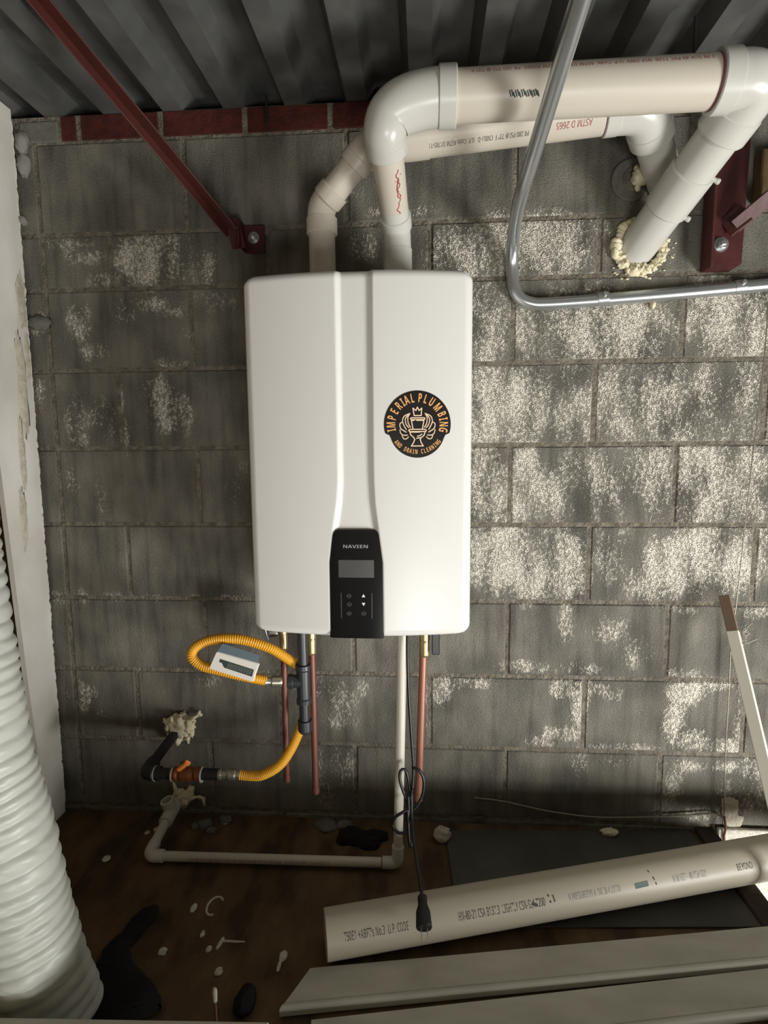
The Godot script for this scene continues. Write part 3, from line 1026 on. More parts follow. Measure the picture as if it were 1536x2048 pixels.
	put("primer_ring", sleeve(Vector3(0.9625, 1.7147, 0.1764), Vector3(0.967, 1.715, 0.1766), 0.0442, 0.0006, 40), M.primer, s)
	put("elbow_hub", sleeve(Vector3(0.965, 1.715, 0.1765), Vector3(0.995, 1.7166, 0.1778), 0.0475, 0.002, 44), M.pvc, s)
	var z0 := Vector3(1.046, 1.716, 0.178)
	var z1 := Vector3(1.180, 1.622, -0.02)
	var zd := (z1 - z0).normalized()
	var i3 := Geo.new()
	var q3 := rounded([Vector3(0.985, 1.716, 0.1772), z0, z0 + zd * 0.06], 0.05, 16)
	i3.sweep(q3, even(q3, 0.0455), 44)
	put("elbow", i3.mesh(), M.pvc, s)
	put("elbow_hub", sleeve(z0 + zd * 0.042, z0 + zd * 0.075, 0.0470, 0.002, 44), M.pvc, s)
	put("pipe", rod(z0 + zd * 0.06, z1, 0.0380, 44), M.pvc, s)

	# the round patch beside the pipes, with a knob of foam
	var p := thing("round_patch", "round grey patch on the wall beside the vent pipes with a knob of foam", "patch", Vector3(1.085, 1.65, 0.0))
	put("disc", turn(Vector3(1.085, 1.652, 0.0), Vector3(1.085, 1.652, 0.0075), [Vector2(0, 0.048), Vector2(0.0055, 0.048), Vector2(0.0075, 0.045), Vector2(0.0075, 0)], 40), M.plug, p)
	put("socket", turn(Vector3(1.09, 1.652, 0.006), Vector3(1.09, 1.652, 0.011), [Vector2(0, 0.028), Vector2(0.004, 0.028), Vector2(0.005, 0.026), Vector2(0.005, 0)], 32), M.mortar, p)
	var k := Geo.new()
	k.lump(Vector3(1.097, 1.649, 0.022), Vector3(0.019, 0.021, 0.018), 0.3, noisy(0.8, 3, 4), 14, 18)
	k.lump(Vector3(1.087, 1.668, 0.026), Vector3(0.006, 0.007, 0.006), 0.4, noisy(0.8, 3, 5), 8, 10)
	k.lump(Vector3(1.110, 1.665, 0.026), Vector3(0.006, 0.007, 0.006), 0.4, noisy(0.8, 3, 6), 8, 10)
	k.lump(Vector3(1.093, 1.627, 0.022), Vector3(0.007, 0.009, 0.006), 0.4, noisy(0.8, 3, 7), 8, 10)
	put("foam_knob", k.mesh(true), M.foam, p)


func foam_ring(c: Vector3, r0: float, w: float, sd: int, label: String, lumps: int) -> void:
	var g := Geo.new()
	var nz := noisy(0.7, 3, sd)
	var rr := RandomNumberGenerator.new()
	rr.seed = sd
	var bead := PackedVector3Array()
	var br := PackedFloat32Array()
	var rag := noisy(26.0, 3, sd)
	for i in 161:
		var th := TAU * i / 160.0
		var low := clampf(-sin(th) * 0.6 + 0.4, 0.0, 1.0)
		var side := Vector3(cos(th), sin(th), 0.0)
		var wob := rag.get_noise_3dv(side * 0.16)
		var rr0 := r0 + 0.004 + 0.007 * wob * (0.4 + low)
		bead.append(c + side * rr0 + Vector3(0, 0, 0.004))
		br.append(w * (0.46 + 0.30 * wob) * (1.0 if cos(th) < 0.3 else 0.72))
	g.sweep(bead, br, 26, false)
	var lump_noise := noisy(60.0, 4, sd)
	for i in g.v.size():
		var p := g.v[i]
		var below := clampf((c.y - p.y) / r0 + 0.45, 0.15, 1.0)
		g.v[i] += g.n[i] * (0.011 * below * lump_noise.get_noise_3dv(p) + 0.004 * rag.get_noise_3dv(p))
	for i in lumps:
		var th := deg_to_rad(195.0 + 185.0 * rr.randf())
		var rad := r0 + w * rr.randf_range(0.15, 0.62)
		var s := w * rr.randf_range(0.10, 0.24)
		g.lump(c + Vector3(cos(th) * rad, sin(th) * rad, rr.randf_range(0.004, 0.014)), Vector3(s * rr.randf_range(0.7, 1.6), s * rr.randf_range(0.6, 1.6), s * 0.8), 0.9, nz, 10, 12)
	for i in lumps / 2:
		var th := deg_to_rad(200.0 + 165.0 * rr.randf())
		var rad := r0 + w * rr.randf_range(0.7, 1.3)
		var s := rr.randf_range(0.001, 0.0035)
		g.lump(c + Vector3(cos(th) * rad, sin(th) * rad, 0.002), Vector3(s * 1.6, s * 0.8, s), 0.6, nz, 6, 8)
	single("foam_seal", g.mesh(true), M.foam, label, "foam")


# ---------------------------------------------------------------- conduit and braces

func steel() -> void:
	var t := thing("metal_conduit", "bent galvanized conduit crossing before the vent pipes and running right along the wall", "conduit", Vector3(0.81, 1.40, 0.02))
	var keys := [Vector3(0.866, 1.845, 0.842), Vector3(0.850, 1.78, 0.712), Vector3(0.829, 1.693, 0.539), Vector3(0.813, 1.6265, 0.4065), Vector3(0.797, 1.560, 0.274), Vector3(0.795, 1.543, 0.19), Vector3(0.798, 1.528, 0.115), Vector3(0.803, 1.505, 0.055), Vector3(0.805, 1.472, 0.026), Vector3(0.808, 1.436, 0.018), Vector3(0.813, 1.408, 0.018), Vector3(0.827, 1.385, 0.018), Vector3(0.851, 1.3735, 0.018), Vector3(0.885, 1.370, 0.018), Vector3(1.0, 1.375, 0.018), Vector3(1.2, 1.387, 0.018), Vector3(1.46, 1.4045, 0.018), Vector3(1.74, 1.423, 0.018)]
	put("tube", tube(curve(keys, 0.006), 0.0147, 36), M.emt, t)
	for x in [1.022, 1.336]:
		var y: float = lerpf(1.370, 1.4045, (x - 0.885) / 0.575)
		var a := Vector3(x - 0.014, y - 0.001, 0.018)
		var b := Vector3(x + 0.014, y + 0.001, 0.018)
		var c := put("coupling", sleeve(a, b, 0.0166, 0.0015, 32), M.emt, t)
		put("set_screw", hexnut((a + b) * 0.5 + Vector3(0, 0.004, 0.013), (a + b) * 0.5 + Vector3(0, 0.008, 0.026), 0.005), M.zinc, c)
	# drips of foam stuck at the conduit and a chip below it
	var d := Geo.new()
	d.lump(Vector3(1.143, 1.3635, 0.010), Vector3(0.0055, 0.0095, 0.010), 0.5, noisy(0.8, 3, 44), 10, 12)
	d.lump(Vector3(1.141, 1.371, 0.007), Vector3(0.005, 0.006, 0.007), 0.5, noisy(0.8, 3, 45), 8, 10)
	single("foam_drip", d.mesh(true), M.foam, "small drip of cream foam on the wall just under the horizontal conduit", "foam")

	# the red brace on the left and its clip
	var r := thing("red_steel_brace", "dark red steel brace slanting from the roof to a wall clip above the heater", "brace", Vector3(0.16, 1.54, 0.0))
	var a := Vector3(0.137, 1.552, 0.052)
	var b := Vector3(-0.118, 1.872, 0.385)
	var z := (b - a).normalized()
	var flat := z.cross(Vector3(0.55, 0.15, -0.8)).normalized()
	var deep := z.cross(flat).normalized()
	var bs := Basis(flat, deep, z)
	put("angle_flange", boxed((a + b) * 0.5, Vector3(0.030, 0.0035, a.distance_to(b)), 0.001, bs), M.redsteel, r)
	put("angle_flange", boxed((a + b) * 0.5 + flat * 0.0145 + deep * 0.010, Vector3(0.0035, 0.020, a.distance_to(b)), 0.001, bs), M.redsteel, r)
	var cl := Geo.new()
	cl.box(Vector3(0.1485, 1.548, 0.028), Vector3(0.004, 0.066, 0.055), 0.001)
	put("clip_web", cl.mesh(), M.maroon, r)
	var web := Geo.new()
	web.box(Vector3(0.139, 1.546, 0.045), Vector3(0.034, 0.068, 0.004), 0.001, Basis.from_euler(Vector3(0, 0.5, 0.25)))
	put("gusset", web.mesh(), M.maroon, r)
	put("clip_plate", boxed(Vector3(0.174, 1.546, 0.004), Vector3(0.052, 0.066, 0.006), 0.001), M.maroon, r)
	put("bolt", bolt(Vector3(0.172, 1.549, 0.006), Vector3(0, 0, 1), 0.0105), M.zinc, r)

	# the clip on the right, with its own brace leaving the frame
	var q := thing("red_steel_bracket", "dark red steel bracket bolted to the wall right of the foamed vent pipe", "bracket", Vector3(1.28, 1.44, 0.0))
	var pl := Geo.new()
	var shape := [Vector2(1.252, 1.437), Vector2(1.318, 1.437), Vector2(1.341, 1.452), Vector2(1.346, 1.80), Vector2(1.252, 1.80)]
	var fr := []
	var bk := []
	for p in shape:
		fr.append(Vector3(p.x, p.y, 0.012)); bk.append(Vector3(p.x, p.y, 0.002))
	pl.poly(fr, Vector3(0, 0, 1))
	pl.poly(bk, Vector3(0, 0, -1))
	var mid := Vector3(1.3, 1.6, 0)
	for i in 5:
		var i2 := (i + 1) % 5
		pl.poly([fr[i], fr[i2], bk[i2], bk[i]], (fr[i] + fr[i2]) * 0.5 - mid)
	put("plate", pl.mesh(), M.maroon, q)
	put("flange", boxed(Vector3(1.2555, 1.6185, 0.030), Vector3(0.006, 0.363, 0.045), 0.001), M.maroon, q)
	put("bolt", bolt(Vector3(1.292, 1.496, 0.012), Vector3(0, 0, 1), 0.0125), M.zinc, q)
	var ba := Vector3(1.312, 1.53, 0.03)
	var bb := Vector3(1.62, 1.80, 0.26)
	var bz := (bb - ba).normalized()
	var bf := bz.cross(Vector3(-0.4, 0.1, -0.9)).normalized()
	put("brace_bar", boxed((ba + bb) * 0.5, Vector3(0.036, 0.005, ba.distance_to(bb)), 0.001, Basis(bf, bz.cross(bf), bz)), M.maroon, q)
	put("web_plate", boxed(Vector3(1.315, 1.545, 0.026), Vector3(0.05, 0.05, 0.005), 0.001, Basis.from_euler(Vector3(0, -0.6, 0.6))), M.maroon, q)
	single("wood_scrap", boxed(Vector3(1.390, 1.640, 0.02), Vector3(0.06, 0.11, 0.036), 0.003), M.bareboard, "tan scrap of wood against the wall right of the dark red bracket", "wood")
	# screw tips that came through the deck
	for e in [[Vector3(0.222, 1.83, 0.035), "dark screw tip hanging from the roof deck before the red bricks"], [Vector3(1.13, 1.84, 0.20), "dark screw tip hanging from the roof deck above the large vent pipe"]]:
		var p: Vector3 = e[0]
		single("deck_screw", turn(p + Vector3(0, 0.03, 0), p - Vector3(0, 0.045, 0), [Vector2(0, 0.0), Vector2(0, 0.003), Vector2(0.062, 0.003), Vector2(0.075, 0.0)], 10), M.iron, e[1], "screw", "screw tips through the roof deck")


func bolt(at: Vector3, o: Vector3, r: float) -> ArrayMesh:
	var g := Geo.new()
	g.turned(at, at + o, [Vector2(0, r * 1.35), Vector2(0.002, r * 1.35), Vector2(0.002, 0)], 24)
	g.turned(at + o * 0.002, at + o, [Vector2(0, r), Vector2(0.008, r), Vector2(0.0095, r * 0.85), Vector2(0.0095, 0)], 6)
	g.turned(at + o * 0.010, at + o, [Vector2(0, r * 0.5), Vector2(0.007, r * 0.5), Vector2(0.008, r * 0.35), Vector2(0.008, 0)], 14)
	return g.mesh()


# ---------------------------------------------------------------- below the heater

func plumbing() -> void:
	var pipes := [
		[Vector3(0.249, 0.64, 0.13), Vector3(0.248, 0.19, 0.13), "leftmost copper pipe under the heater, dim behind the yellow hose", false, 0.0080, M.dimcopper],
		[Vector3(0.325, 0.64, 0.16), Vector3(0.327, 0.180, 0.16), "copper pipe under the heater just right of the dark gas pipe", true, 0.0082, M.dimcopper],
		[Vector3(0.596, 0.64, 0.16), Vector3(0.581, 0.170, 0.16), "bright copper pipe under the heater beside the black power cord", true, 0.0092, M.copper]]
	for p in pipes:
		var a: Vector3 = p[0]
		var b: Vector3 = p[1]
		var t := thing("copper_pipe", p[2], "pipe", b, "copper water pipes under the heater")
		var cr: float = p[4]
		put("tube", rod(a, b, cr, 24), p[5], t)
		put("end_cap", turn(b + Vector3(0, 0.018, 0), b - Vector3(0, 0.006, 0), [Vector2(0, cr), Vector2(0, cr + 0.0012), Vector2(0.018, cr + 0.0012), Vector2(0.023, cr - 0.002), Vector2(0.024, 0)], 24), p[5], t)
		put("union_nut", hexnut(a + Vector3(0, -0.035, 0), a + Vector3(0, -0.068, 0), cr * 1.5), M.brass, t)
		put("union_body", turn(a, a + Vector3(0, -0.105, 0), [Vector2(0, cr * 1.3), Vector2(0.036, cr * 1.3), Vector2(0.066, cr * 1.27), Vector2(0.07, cr * 1.33), Vector2(0.10, cr * 1.25), Vector2(0.105, cr * 1.02)], 28), M.brass, t)
		if not p[3]:
			put("valve_stem", hexnut(a + Vector3(-0.012, -0.058, 0.012), a + Vector3(-0.034, -0.058, 0.02), 0.0095), M.zinc, t)
			put("valve_lever", boxed(a + Vector3(-0.036, -0.052, 0.022), Vector3(0.004, 0.05, 0.012), 0.0015, Basis.from_euler(Vector3(0.2, 0, 0.2))), M.zinc, t)

	# the dark gas pipe with its tee
	var g := thing("gas_drip_leg", "dark grey gas pipe with a tee hanging under the heater between two copper pipes", "pipe", Vector3(0.312, 0.36, 0.20))
	var ga := Vector3(0.311, 0.641, 0.20)
	var gb := Vector3(0.3125, 0.372, 0.20)
	put("pipe", rod(ga, gb, 0.0118, 28), M.gasblack, g)
	put("tee", turn(Vector3(0.3115, 0.525, 0.20), Vector3(0.312, 0.43, 0.20), [Vector2(0, 0.0), Vector2(0, 0.0175), Vector2(0.010, 0.0180), Vector2(0.014, 0.0158), Vector2(0.08, 0.0158), Vector2(0.084, 0.0180), Vector2(0.094, 0.0175), Vector2(0.094, 0)], 30), M.gasblack, g)
	put("tee_branch", turn(Vector3(0.315, 0.483, 0.20), Vector3(0.275, 0.484, 0.202), [Vector2(0, 0.0150), Vector2(0.026, 0.0150), Vector2(0.028, 0.0172), Vector2(0.038, 0.0172), Vector2(0.040, 0.0158), Vector2(0.040, 0)], 26), M.gasblack, g)
	put("cap", turn(Vector3(0.3125, 0.388, 0.20), Vector3(0.3127, 0.355, 0.20), [Vector2(0, 0.0), Vector2(0, 0.0165), Vector2(0.024, 0.0165), Vector2(0.030, 0.0135), Vector2(0.033, 0.007), Vector2(0.033, 0)], 26), M.gasblack, g)

	# the yellow hose
	var h := thing("yellow_gas_hose", "yellow corrugated gas hose looping from the shutoff valve to the dark gas pipe", "hose", Vector3(0.2, 0.24, 0.20))
	var keys := [Vector3(0.150, 0.2445, 0.20), Vector3(0.178, 0.243, 0.20), Vector3(0.212, 0.251, 0.205), Vector3(0.258, 0.285, 0.205), Vector3(0.293, 0.347, 0.185), Vector3(0.3075, 0.415, 0.150), Vector3(0.310, 0.47, 0.148), Vector3(0.300, 0.505, 0.165), Vector3(0.281, 0.532, 0.195), Vector3(0.238, 0.569, 0.215), Vector3(0.172, 0.593, 0.225), Vector3(0.112, 0.593, 0.23), Vector3(0.071, 0.577, 0.234), Vector3(0.061, 0.554, 0.237), Vector3(0.083, 0.534, 0.238), Vector3(0.128, 0.522, 0.238), Vector3(0.180, 0.506, 0.230), Vector3(0.225, 0.489, 0.212)]
	var path := curve(keys, 0.0011)
	var rad := PackedFloat32Array()
	var far := 0.0
	for i in path.size():
		if i:
			far += path[i].distance_to(path[i - 1])
		rad.append(0.0112 + 0.0009 * sin(TAU * far / 0.0052))
	var hg := Geo.new()
	hg.sweep(path, rad, 18)
	put("corrugated_tube", hg.mesh(), M.yellow, h)
	for e in [[Vector3(0.152, 0.2445, 0.20), Vector3(0.120, 0.2455, 0.20)], [Vector3(0.222, 0.4874, 0.2125), Vector3(0.262, 0.4845, 0.2035)]]:
		var fa: Vector3 = e[0]
		var fb: Vector3 = e[1]
		put("end_collar", turn(fa, fb, [Vector2(0, 0), Vector2(0, 0.0112), Vector2(0.006, 0.0112), Vector2(0.008, 0.0098), Vector2(0.020, 0.0098), Vector2(0.020, 0.0)], 24), M.zinc, h)
		put("flare_nut", hexnut(fa.lerp(fb, 0.35), fb, 0.0135), M.fitting, h)
	var tg := Geo.new()
	var tf := [Vector3(0.128, 0.574, 0.260), Vector3(0.222, 0.547, 0.258), Vector3(0.205, 0.503, 0.252), Vector3(0.108, 0.534, 0.256)]
	var tb := []
	for p in tf:
		tb.append(p + Vector3(0.003, 0.001, -0.0022))
	tg.poly(tf, Vector3(0, 0, 1))
	tg.poly(tb, Vector3(0, 0, -1))
	for i in 4:
		tg.poly([tf[i], tf[(i + 1) % 4], tb[(i + 1) % 4], tb[i]], (tf[i] + tf[(i + 1) % 4]) * 0.5 - (tf[0] + tf[2]) * 0.5)
	var tagm := put("paper_tag", tg.mesh(), M.tagwhite, h)
	tagm.set_meta("label", "white warning tag wrapped round the hose")
	var on := func(u: float, v: float) -> Vector3:
		return (tf[0] as Vector3).lerp(tf[1], u).lerp((tf[3] as Vector3).lerp(tf[2], u), v) + Vector3(0, 0, 0.0006)
	var pr := Geo.new()
	pr.poly([on.call(0.14, 0.30), on.call(0.95, 0.34), on.call(0.96, 0.74), on.call(0.30, 0.70)], Vector3(0, 0, 1))
	pr.poly([on.call(0.14, 0.30), on.call(0.34, 0.31), on.call(0.34, 0.50), on.call(0.15, 0.48)], Vector3(0, 0, 1))
	put("printed_block", pr.mesh(), M.inkdark, tagm)
	var txt := Geo.new()
	for i in 4:
		for k in 9:
			var u0 := 0.36 + k * 0.064
			stroke(txt, [Vector2(u0, 0.40 + i * 0.075), Vector2(u0 + 0.02 + 0.025 * rng.randf(), 0.402 + i * 0.076)], 0.02, func(u: float, v: float) -> Vector3: return on.call(u, v) + Vector3(0, 0, 0.0004))
	put("fine_print", txt.mesh(), M.mark, tagm)
	var fold := Geo.new()
	var fl := [Vector3(0.138, 0.590, 0.246), Vector3(0.220, 0.563, 0.244), Vector3(0.222, 0.547, 0.257), Vector3(0.128, 0.574, 0.259)]
	var fb2 := []
	for p in fl:
		fb2.append(p + Vector3(0, -0.002, -0.001))
	fold.poly(fl, Vector3(0, 1, 0.4))
	fold.poly(fb2, Vector3(0, -1, -0.4))
	for i in 4:
		fold.poly([fl[i], fl[(i + 1) % 4], fb2[(i + 1) % 4], fb2[i]], (fl[i] + fl[(i + 1) % 4]) * 0.5 - (fl[0] + fl[2]) * 0.5)
	put("tag_fold", fold.mesh(), M.tagblue, tagm)

	# the gas stub with its shutoff
	var v := thing("gas_shutoff", "black iron gas stub from the wall with a bronze shutoff valve and orange lever", "valve", Vector3(-0.087, 0.24, 0.0))
	put("stub_pipe", rod(Vector3(-0.087, 0.257, -0.02), Vector3(-0.087, 0.242, 0.185), 0.0128, 26), M.iron, v)
	put("elbow", tube(rounded([Vector3(-0.087, 0.2435, 0.155), Vector3(-0.087, 0.2405, 0.20), Vector3(-0.048, 0.2415, 0.20)], 0.028, 12), 0.0172, 28), M.iron, v)
	put("collar", sleeve(Vector3(-0.069, 0.2410, 0.20), Vector3(-0.062, 0.2412, 0.20), 0.0195), M.iron, v)
	put("thread_seal", sleeve(Vector3(-0.062, 0.2412, 0.20), Vector3(-0.0595, 0.2413, 0.20), 0.0185, 0.0005), M.mark, v)
	put("nipple", rod(Vector3(-0.065, 0.2412, 0.20), Vector3(-0.015, 0.2420, 0.20), 0.0134, 26), M.iron, v)
	put("valve_body", turn(Vector3(-0.020, 0.2420, 0.20), Vector3(0.056, 0.2432, 0.20), [Vector2(0, 0), Vector2(0, 0.0175), Vector2(0.014, 0.0175), Vector2(0.018, 0.0150), Vector2(0.028, 0.0175), Vector2(0.044, 0.0175), Vector2(0.056, 0.0150), Vector2(0.062, 0.0172), Vector2(0.076, 0.0172), Vector2(0.076, 0)], 22), M.bronze, v)
	for x in [-0.018, 0.054]:
		put("thread_seal", sleeve(Vector3(x, 0.242, 0.20), Vector3(x + 0.0035, 0.242, 0.20), 0.0186, 0.0006), M.mark, v)
	put("valve_stem", turn(Vector3(0.010, 0.256, 0.20), Vector3(0.012, 0.277, 0.203), [Vector2(0, 0.008), Vector2(0.018, 0.007), Vector2(0.0205, 0.0)], 16), M.bronze, v)
	var lev := Geo.new()
	lev.box(Vector3(0.013, 0.268, 0.212), Vector3(0.034, 0.011, 0.008), 0.003, Basis.from_euler(Vector3(0.3, 0.2, 0.72)))
	lev.box(Vector3(0.026, 0.279, 0.214), Vector3(0.014, 0.015, 0.008), 0.003, Basis.from_euler(Vector3(0.2, 0.1, 1.0)))
	put("lever", lev.mesh(), M.orange, v)
	put("pipe", rod(Vector3(0.054, 0.2432, 0.20), Vector3(0.098, 0.2440, 0.20), 0.0136, 26), M.iron, v)
	put("flare_fitting", turn(Vector3(0.092, 0.2440, 0.20), Vector3(0.128, 0.2450, 0.20), [Vector2(0, 0.0), Vector2(0, 0.0122), Vector2(0.012, 0.0122), Vector2(0.013, 0.0096), Vector2(0.036, 0.0096), Vector2(0.036, 0)], 20), M.fitting, v)

	# foam round the gas stub and round the drain
	var f := Geo.new()
	var nz := noisy(0.9, 3, 3)
	f.lump(Vector3(-0.078, 0.266, 0.012), Vector3(0.040, 0.036, 0.030), 0.45, nz, 18, 26)
	var rr := RandomNumberGenerator.new()
	rr.seed = 12
	for i in 34:
		var th := rr.randf_range(0.0, TAU)
		var rd := rr.randf_range(0.6, 1.05)
		f.lump(Vector3(-0.076 + cos(th) * 0.036 * rd, 0.265 + sin(th) * 0.033 * rd, rr.randf_range(0.008, 0.034)), Vector3.ONE * rr.randf_range(0.006, 0.012) * Vector3(0.8, 1.25, 1), 0.5, nz, 8, 10)
	for q in [[Vector3(-0.048, 0.288, 0.02), Vector3(-0.022, 0.302, 0.014)], [Vector3(-0.022, 0.302, 0.014), Vector3(-0.014, 0.301, 0.012)], [Vector3(-0.024, 0.303, 0.014), Vector3(-0.020, 0.313, 0.014)], [Vector3(-0.113, 0.270, 0.016), Vector3(-0.124, 0.290, 0.014)], [Vector3(-0.052, 0.246, 0.03), Vector3(-0.050, 0.226, 0.03)], [Vector3(-0.072, 0.238, 0.03), Vector3(-0.082, 0.222, 0.026)]]:
		f.sweep(PackedVector3Array([q[0], (q[0] + q[1]) * 0.5, q[1]]), PackedFloat32Array([0.006, 0.0045, 0.003]), 9)
	single("foam_seal", f.mesh(true), M.foam, "stringy cream foam clump where the black gas pipe leaves the wall", "foam")

	# the condensate drain
	var c := thing("drain_pipe", "thin white plastic drain pipe dropping from the heater and running left along the floor", "pipe", Vector3(0.53, 0.0, 0.185))
	var r := 0.0115
	var lo := 0.019
	put("pipe", rod(Vector3(0.5455, 0.641, 0.185), Vector3(0.5305, lo + 0.01, 0.185), r, 26), M.pvcgrey, c)
	put("elbow", tube(rounded([Vector3(0.5308, lo + 0.045, 0.185), Vector3(0.530, lo, 0.185), Vector3(0.493, lo, 0.186)], 0.026, 12), 0.0145, 28), M.pvc, c)
	var da := Vector3(0.51, lo, 0.186)
	var db := Vector3(-0.082, lo, 0.196)
	var hp := put("pipe", rod(da, db, r, 28), M.pvcgrey, c)
	put("print", pipe_print("1/2 IN SCH 40 PVC-1120  PR 600 PSI @ 73° F  NSF-pw  ASTM D1785  CSA B137.3", db, da, r, 0.0062, Vector3(0, 0.15, 1), 0.27, 1.15, false), M.inkred, hp)
	put("primer_ring", sleeve(Vector3(0.4905, lo, 0.1863), Vector3(0.4935, lo, 0.1863), r + 0.0006, 0.0005), M.primer, c)
	put("elbow", tube(rounded([Vector3(-0.055, lo, 0.1955), Vector3(-0.094, lo, 0.196), Vector3(-0.0945, lo + 0.006, 0.158)], 0.026, 12), 0.0152, 28), M.pvcgrey, c)
	put("pipe", rod(Vector3(-0.0942, lo + 0.002, 0.19), Vector3(-0.0955, lo + 0.026, 0.05), r + 0.001, 26), M.pvcgrey, c)
	var ta := Vector3(-0.095, lo + 0.018, 0.098)
	var tbp := Vector3(-0.0958, lo + 0.030, 0.022)
	put("tee", turn(ta, tbp, [Vector2(0, 0), Vector2(0, 0.0178), Vector2(0.004, 0.0185), Vector2(0.072, 0.0185), Vector2(0.077, 0.017), Vector2(0.077, 0)], 30), M.pvc, c)
	put("open_branch", turn(Vector3(-0.0955, lo + 0.025, 0.058), Vector3(-0.104, lo + 0.062, 0.064), [Vector2(0, 0.0175), Vector2(0.036, 0.0180), Vector2(0.038, 0.0170), Vector2(0.038, 0.0128), Vector2(0.010, 0.0124), Vector2(0.010, 0)], 30), M.pvc, c)
	var df := Geo.new()
	for i in 26:
		var th := rr.randf_range(0.0, TAU)
		var rd := rr.randf_range(0.2, 1.0)
		df.lump(Vector3(-0.078 + cos(th) * 0.022 * rd, 0.058 + sin(th) * 0.024 * rd, rr.randf_range(0.004, 0.026)), Vector3.ONE * rr.randf_range(0.008, 0.014), 0.5, nz, 8, 10)
	for q in [[Vector3(-0.058, 0.058, 0.02), Vector3(-0.035, 0.062, 0.016)], [Vector3(-0.035, 0.062, 0.016), Vector3(-0.022, 0.056, 0.014)], [Vector3(-0.022, 0.058, 0.014), Vector3(-0.021, 0.032, 0.012)], [Vector3(-0.098, 0.084, 0.02), Vector3(-0.104, 0.102, 0.018)]]:
		df.sweep(PackedVector3Array([q[0], (q[0] + q[1]) * 0.5, q[1]]), PackedFloat32Array([0.006, 0.0042, 0.0032]), 9)
	single("foam_seal", df.mesh(true), M.foam, "cream foam clump behind the open tee of the drain pipe low on the wall", "foam")

	# the power cord
	var pc := thing("power_cord", "black power cord hanging tangled from the heater with its plug over the floor pipe", "cord", Vector3(0.594, 0.09, 0.45))
	var cords := [
		[Vector3(0.557, 0.641, 0.200), Vector3(0.557, 0.545, 0.212), Vector3(0.560, 0.451, 0.216), Vector3(0.566, 0.356, 0.220), Vector3(0.570, 0.286, 0.225), Vector3(0.566, 0.218, 0.235), Vector3(0.567, 0.173, 0.260), Vector3(0.575, 0.149, 0.310), Vector3(0.584, 0.131, 0.360), Vector3(0.591, 0.122, 0.412)],
		[Vector3(0.566, 0.292, 0.227), Vector3(0.583, 0.289, 0.230), Vector3(0.594, 0.264, 0.232), Vector3(0.590, 0.228, 0.235), Vector3(0.569, 0.197, 0.240), Vector3(0.553, 0.221, 0.234), Vector3(0.539, 0.260, 0.228), Vector3(0.541, 0.283, 0.224), Vector3(0.553, 0.280, 0.222), Vector3(0.562, 0.236, 0.227), Vector3(0.564, 0.203, 0.237), Vector3(0.548, 0.196, 0.247), Vector3(0.528, 0.181, 0.247), Vector3(0.523, 0.161, 0.247), Vector3(0.535, 0.147, 0.252), Vector3(0.555, 0.151, 0.252), Vector3(0.560, 0.175, 0.247), Vector3(0.558, 0.230, 0.240)],
		[Vector3(0.568, 0.245, 0.232), Vector3(0.562, 0.205, 0.236), Vector3(0.564, 0.162, 0.245), Vector3(0.566, 0.118, 0.252), Vector3(0.561, 0.128, 0.258), Vector3(0.557, 0.200, 0.244)]]
	for k in cords:
		put("cord", tube(curve(k, 0.004), 0.0036, 12), M.cord, pc)
	var pa := Vector3(0.5908, 0.1235, 0.408)
	var pb := Vector3(0.5945, 0.100, 0.4615)
	put("plug", turn(pa, pb, [Vector2(0, 0.0), Vector2(0, 0.0085), Vector2(0.004, 0.0098), Vector2(0.016, 0.0092), Vector2(0.030, 0.0145), Vector2(0.056, 0.0160), Vector2(0.0585, 0.0150), Vector2(0.0585, 0)], 20), M.cord, pc)
	var pd := (pb - pa).normalized()
	for x in [-0.006, 0.006]:
		put("prong", boxed(pb + pd * 0.010 + Vector3(x, -0.002, 0.0), Vector3(0.0016, 0.0065, 0.022), 0.0004, Basis(Vector3.RIGHT, pd.cross(Vector3.RIGHT).normalized(), pd)), M.zinc, pc)


# ---------------------------------------------------------------- on and around the platform

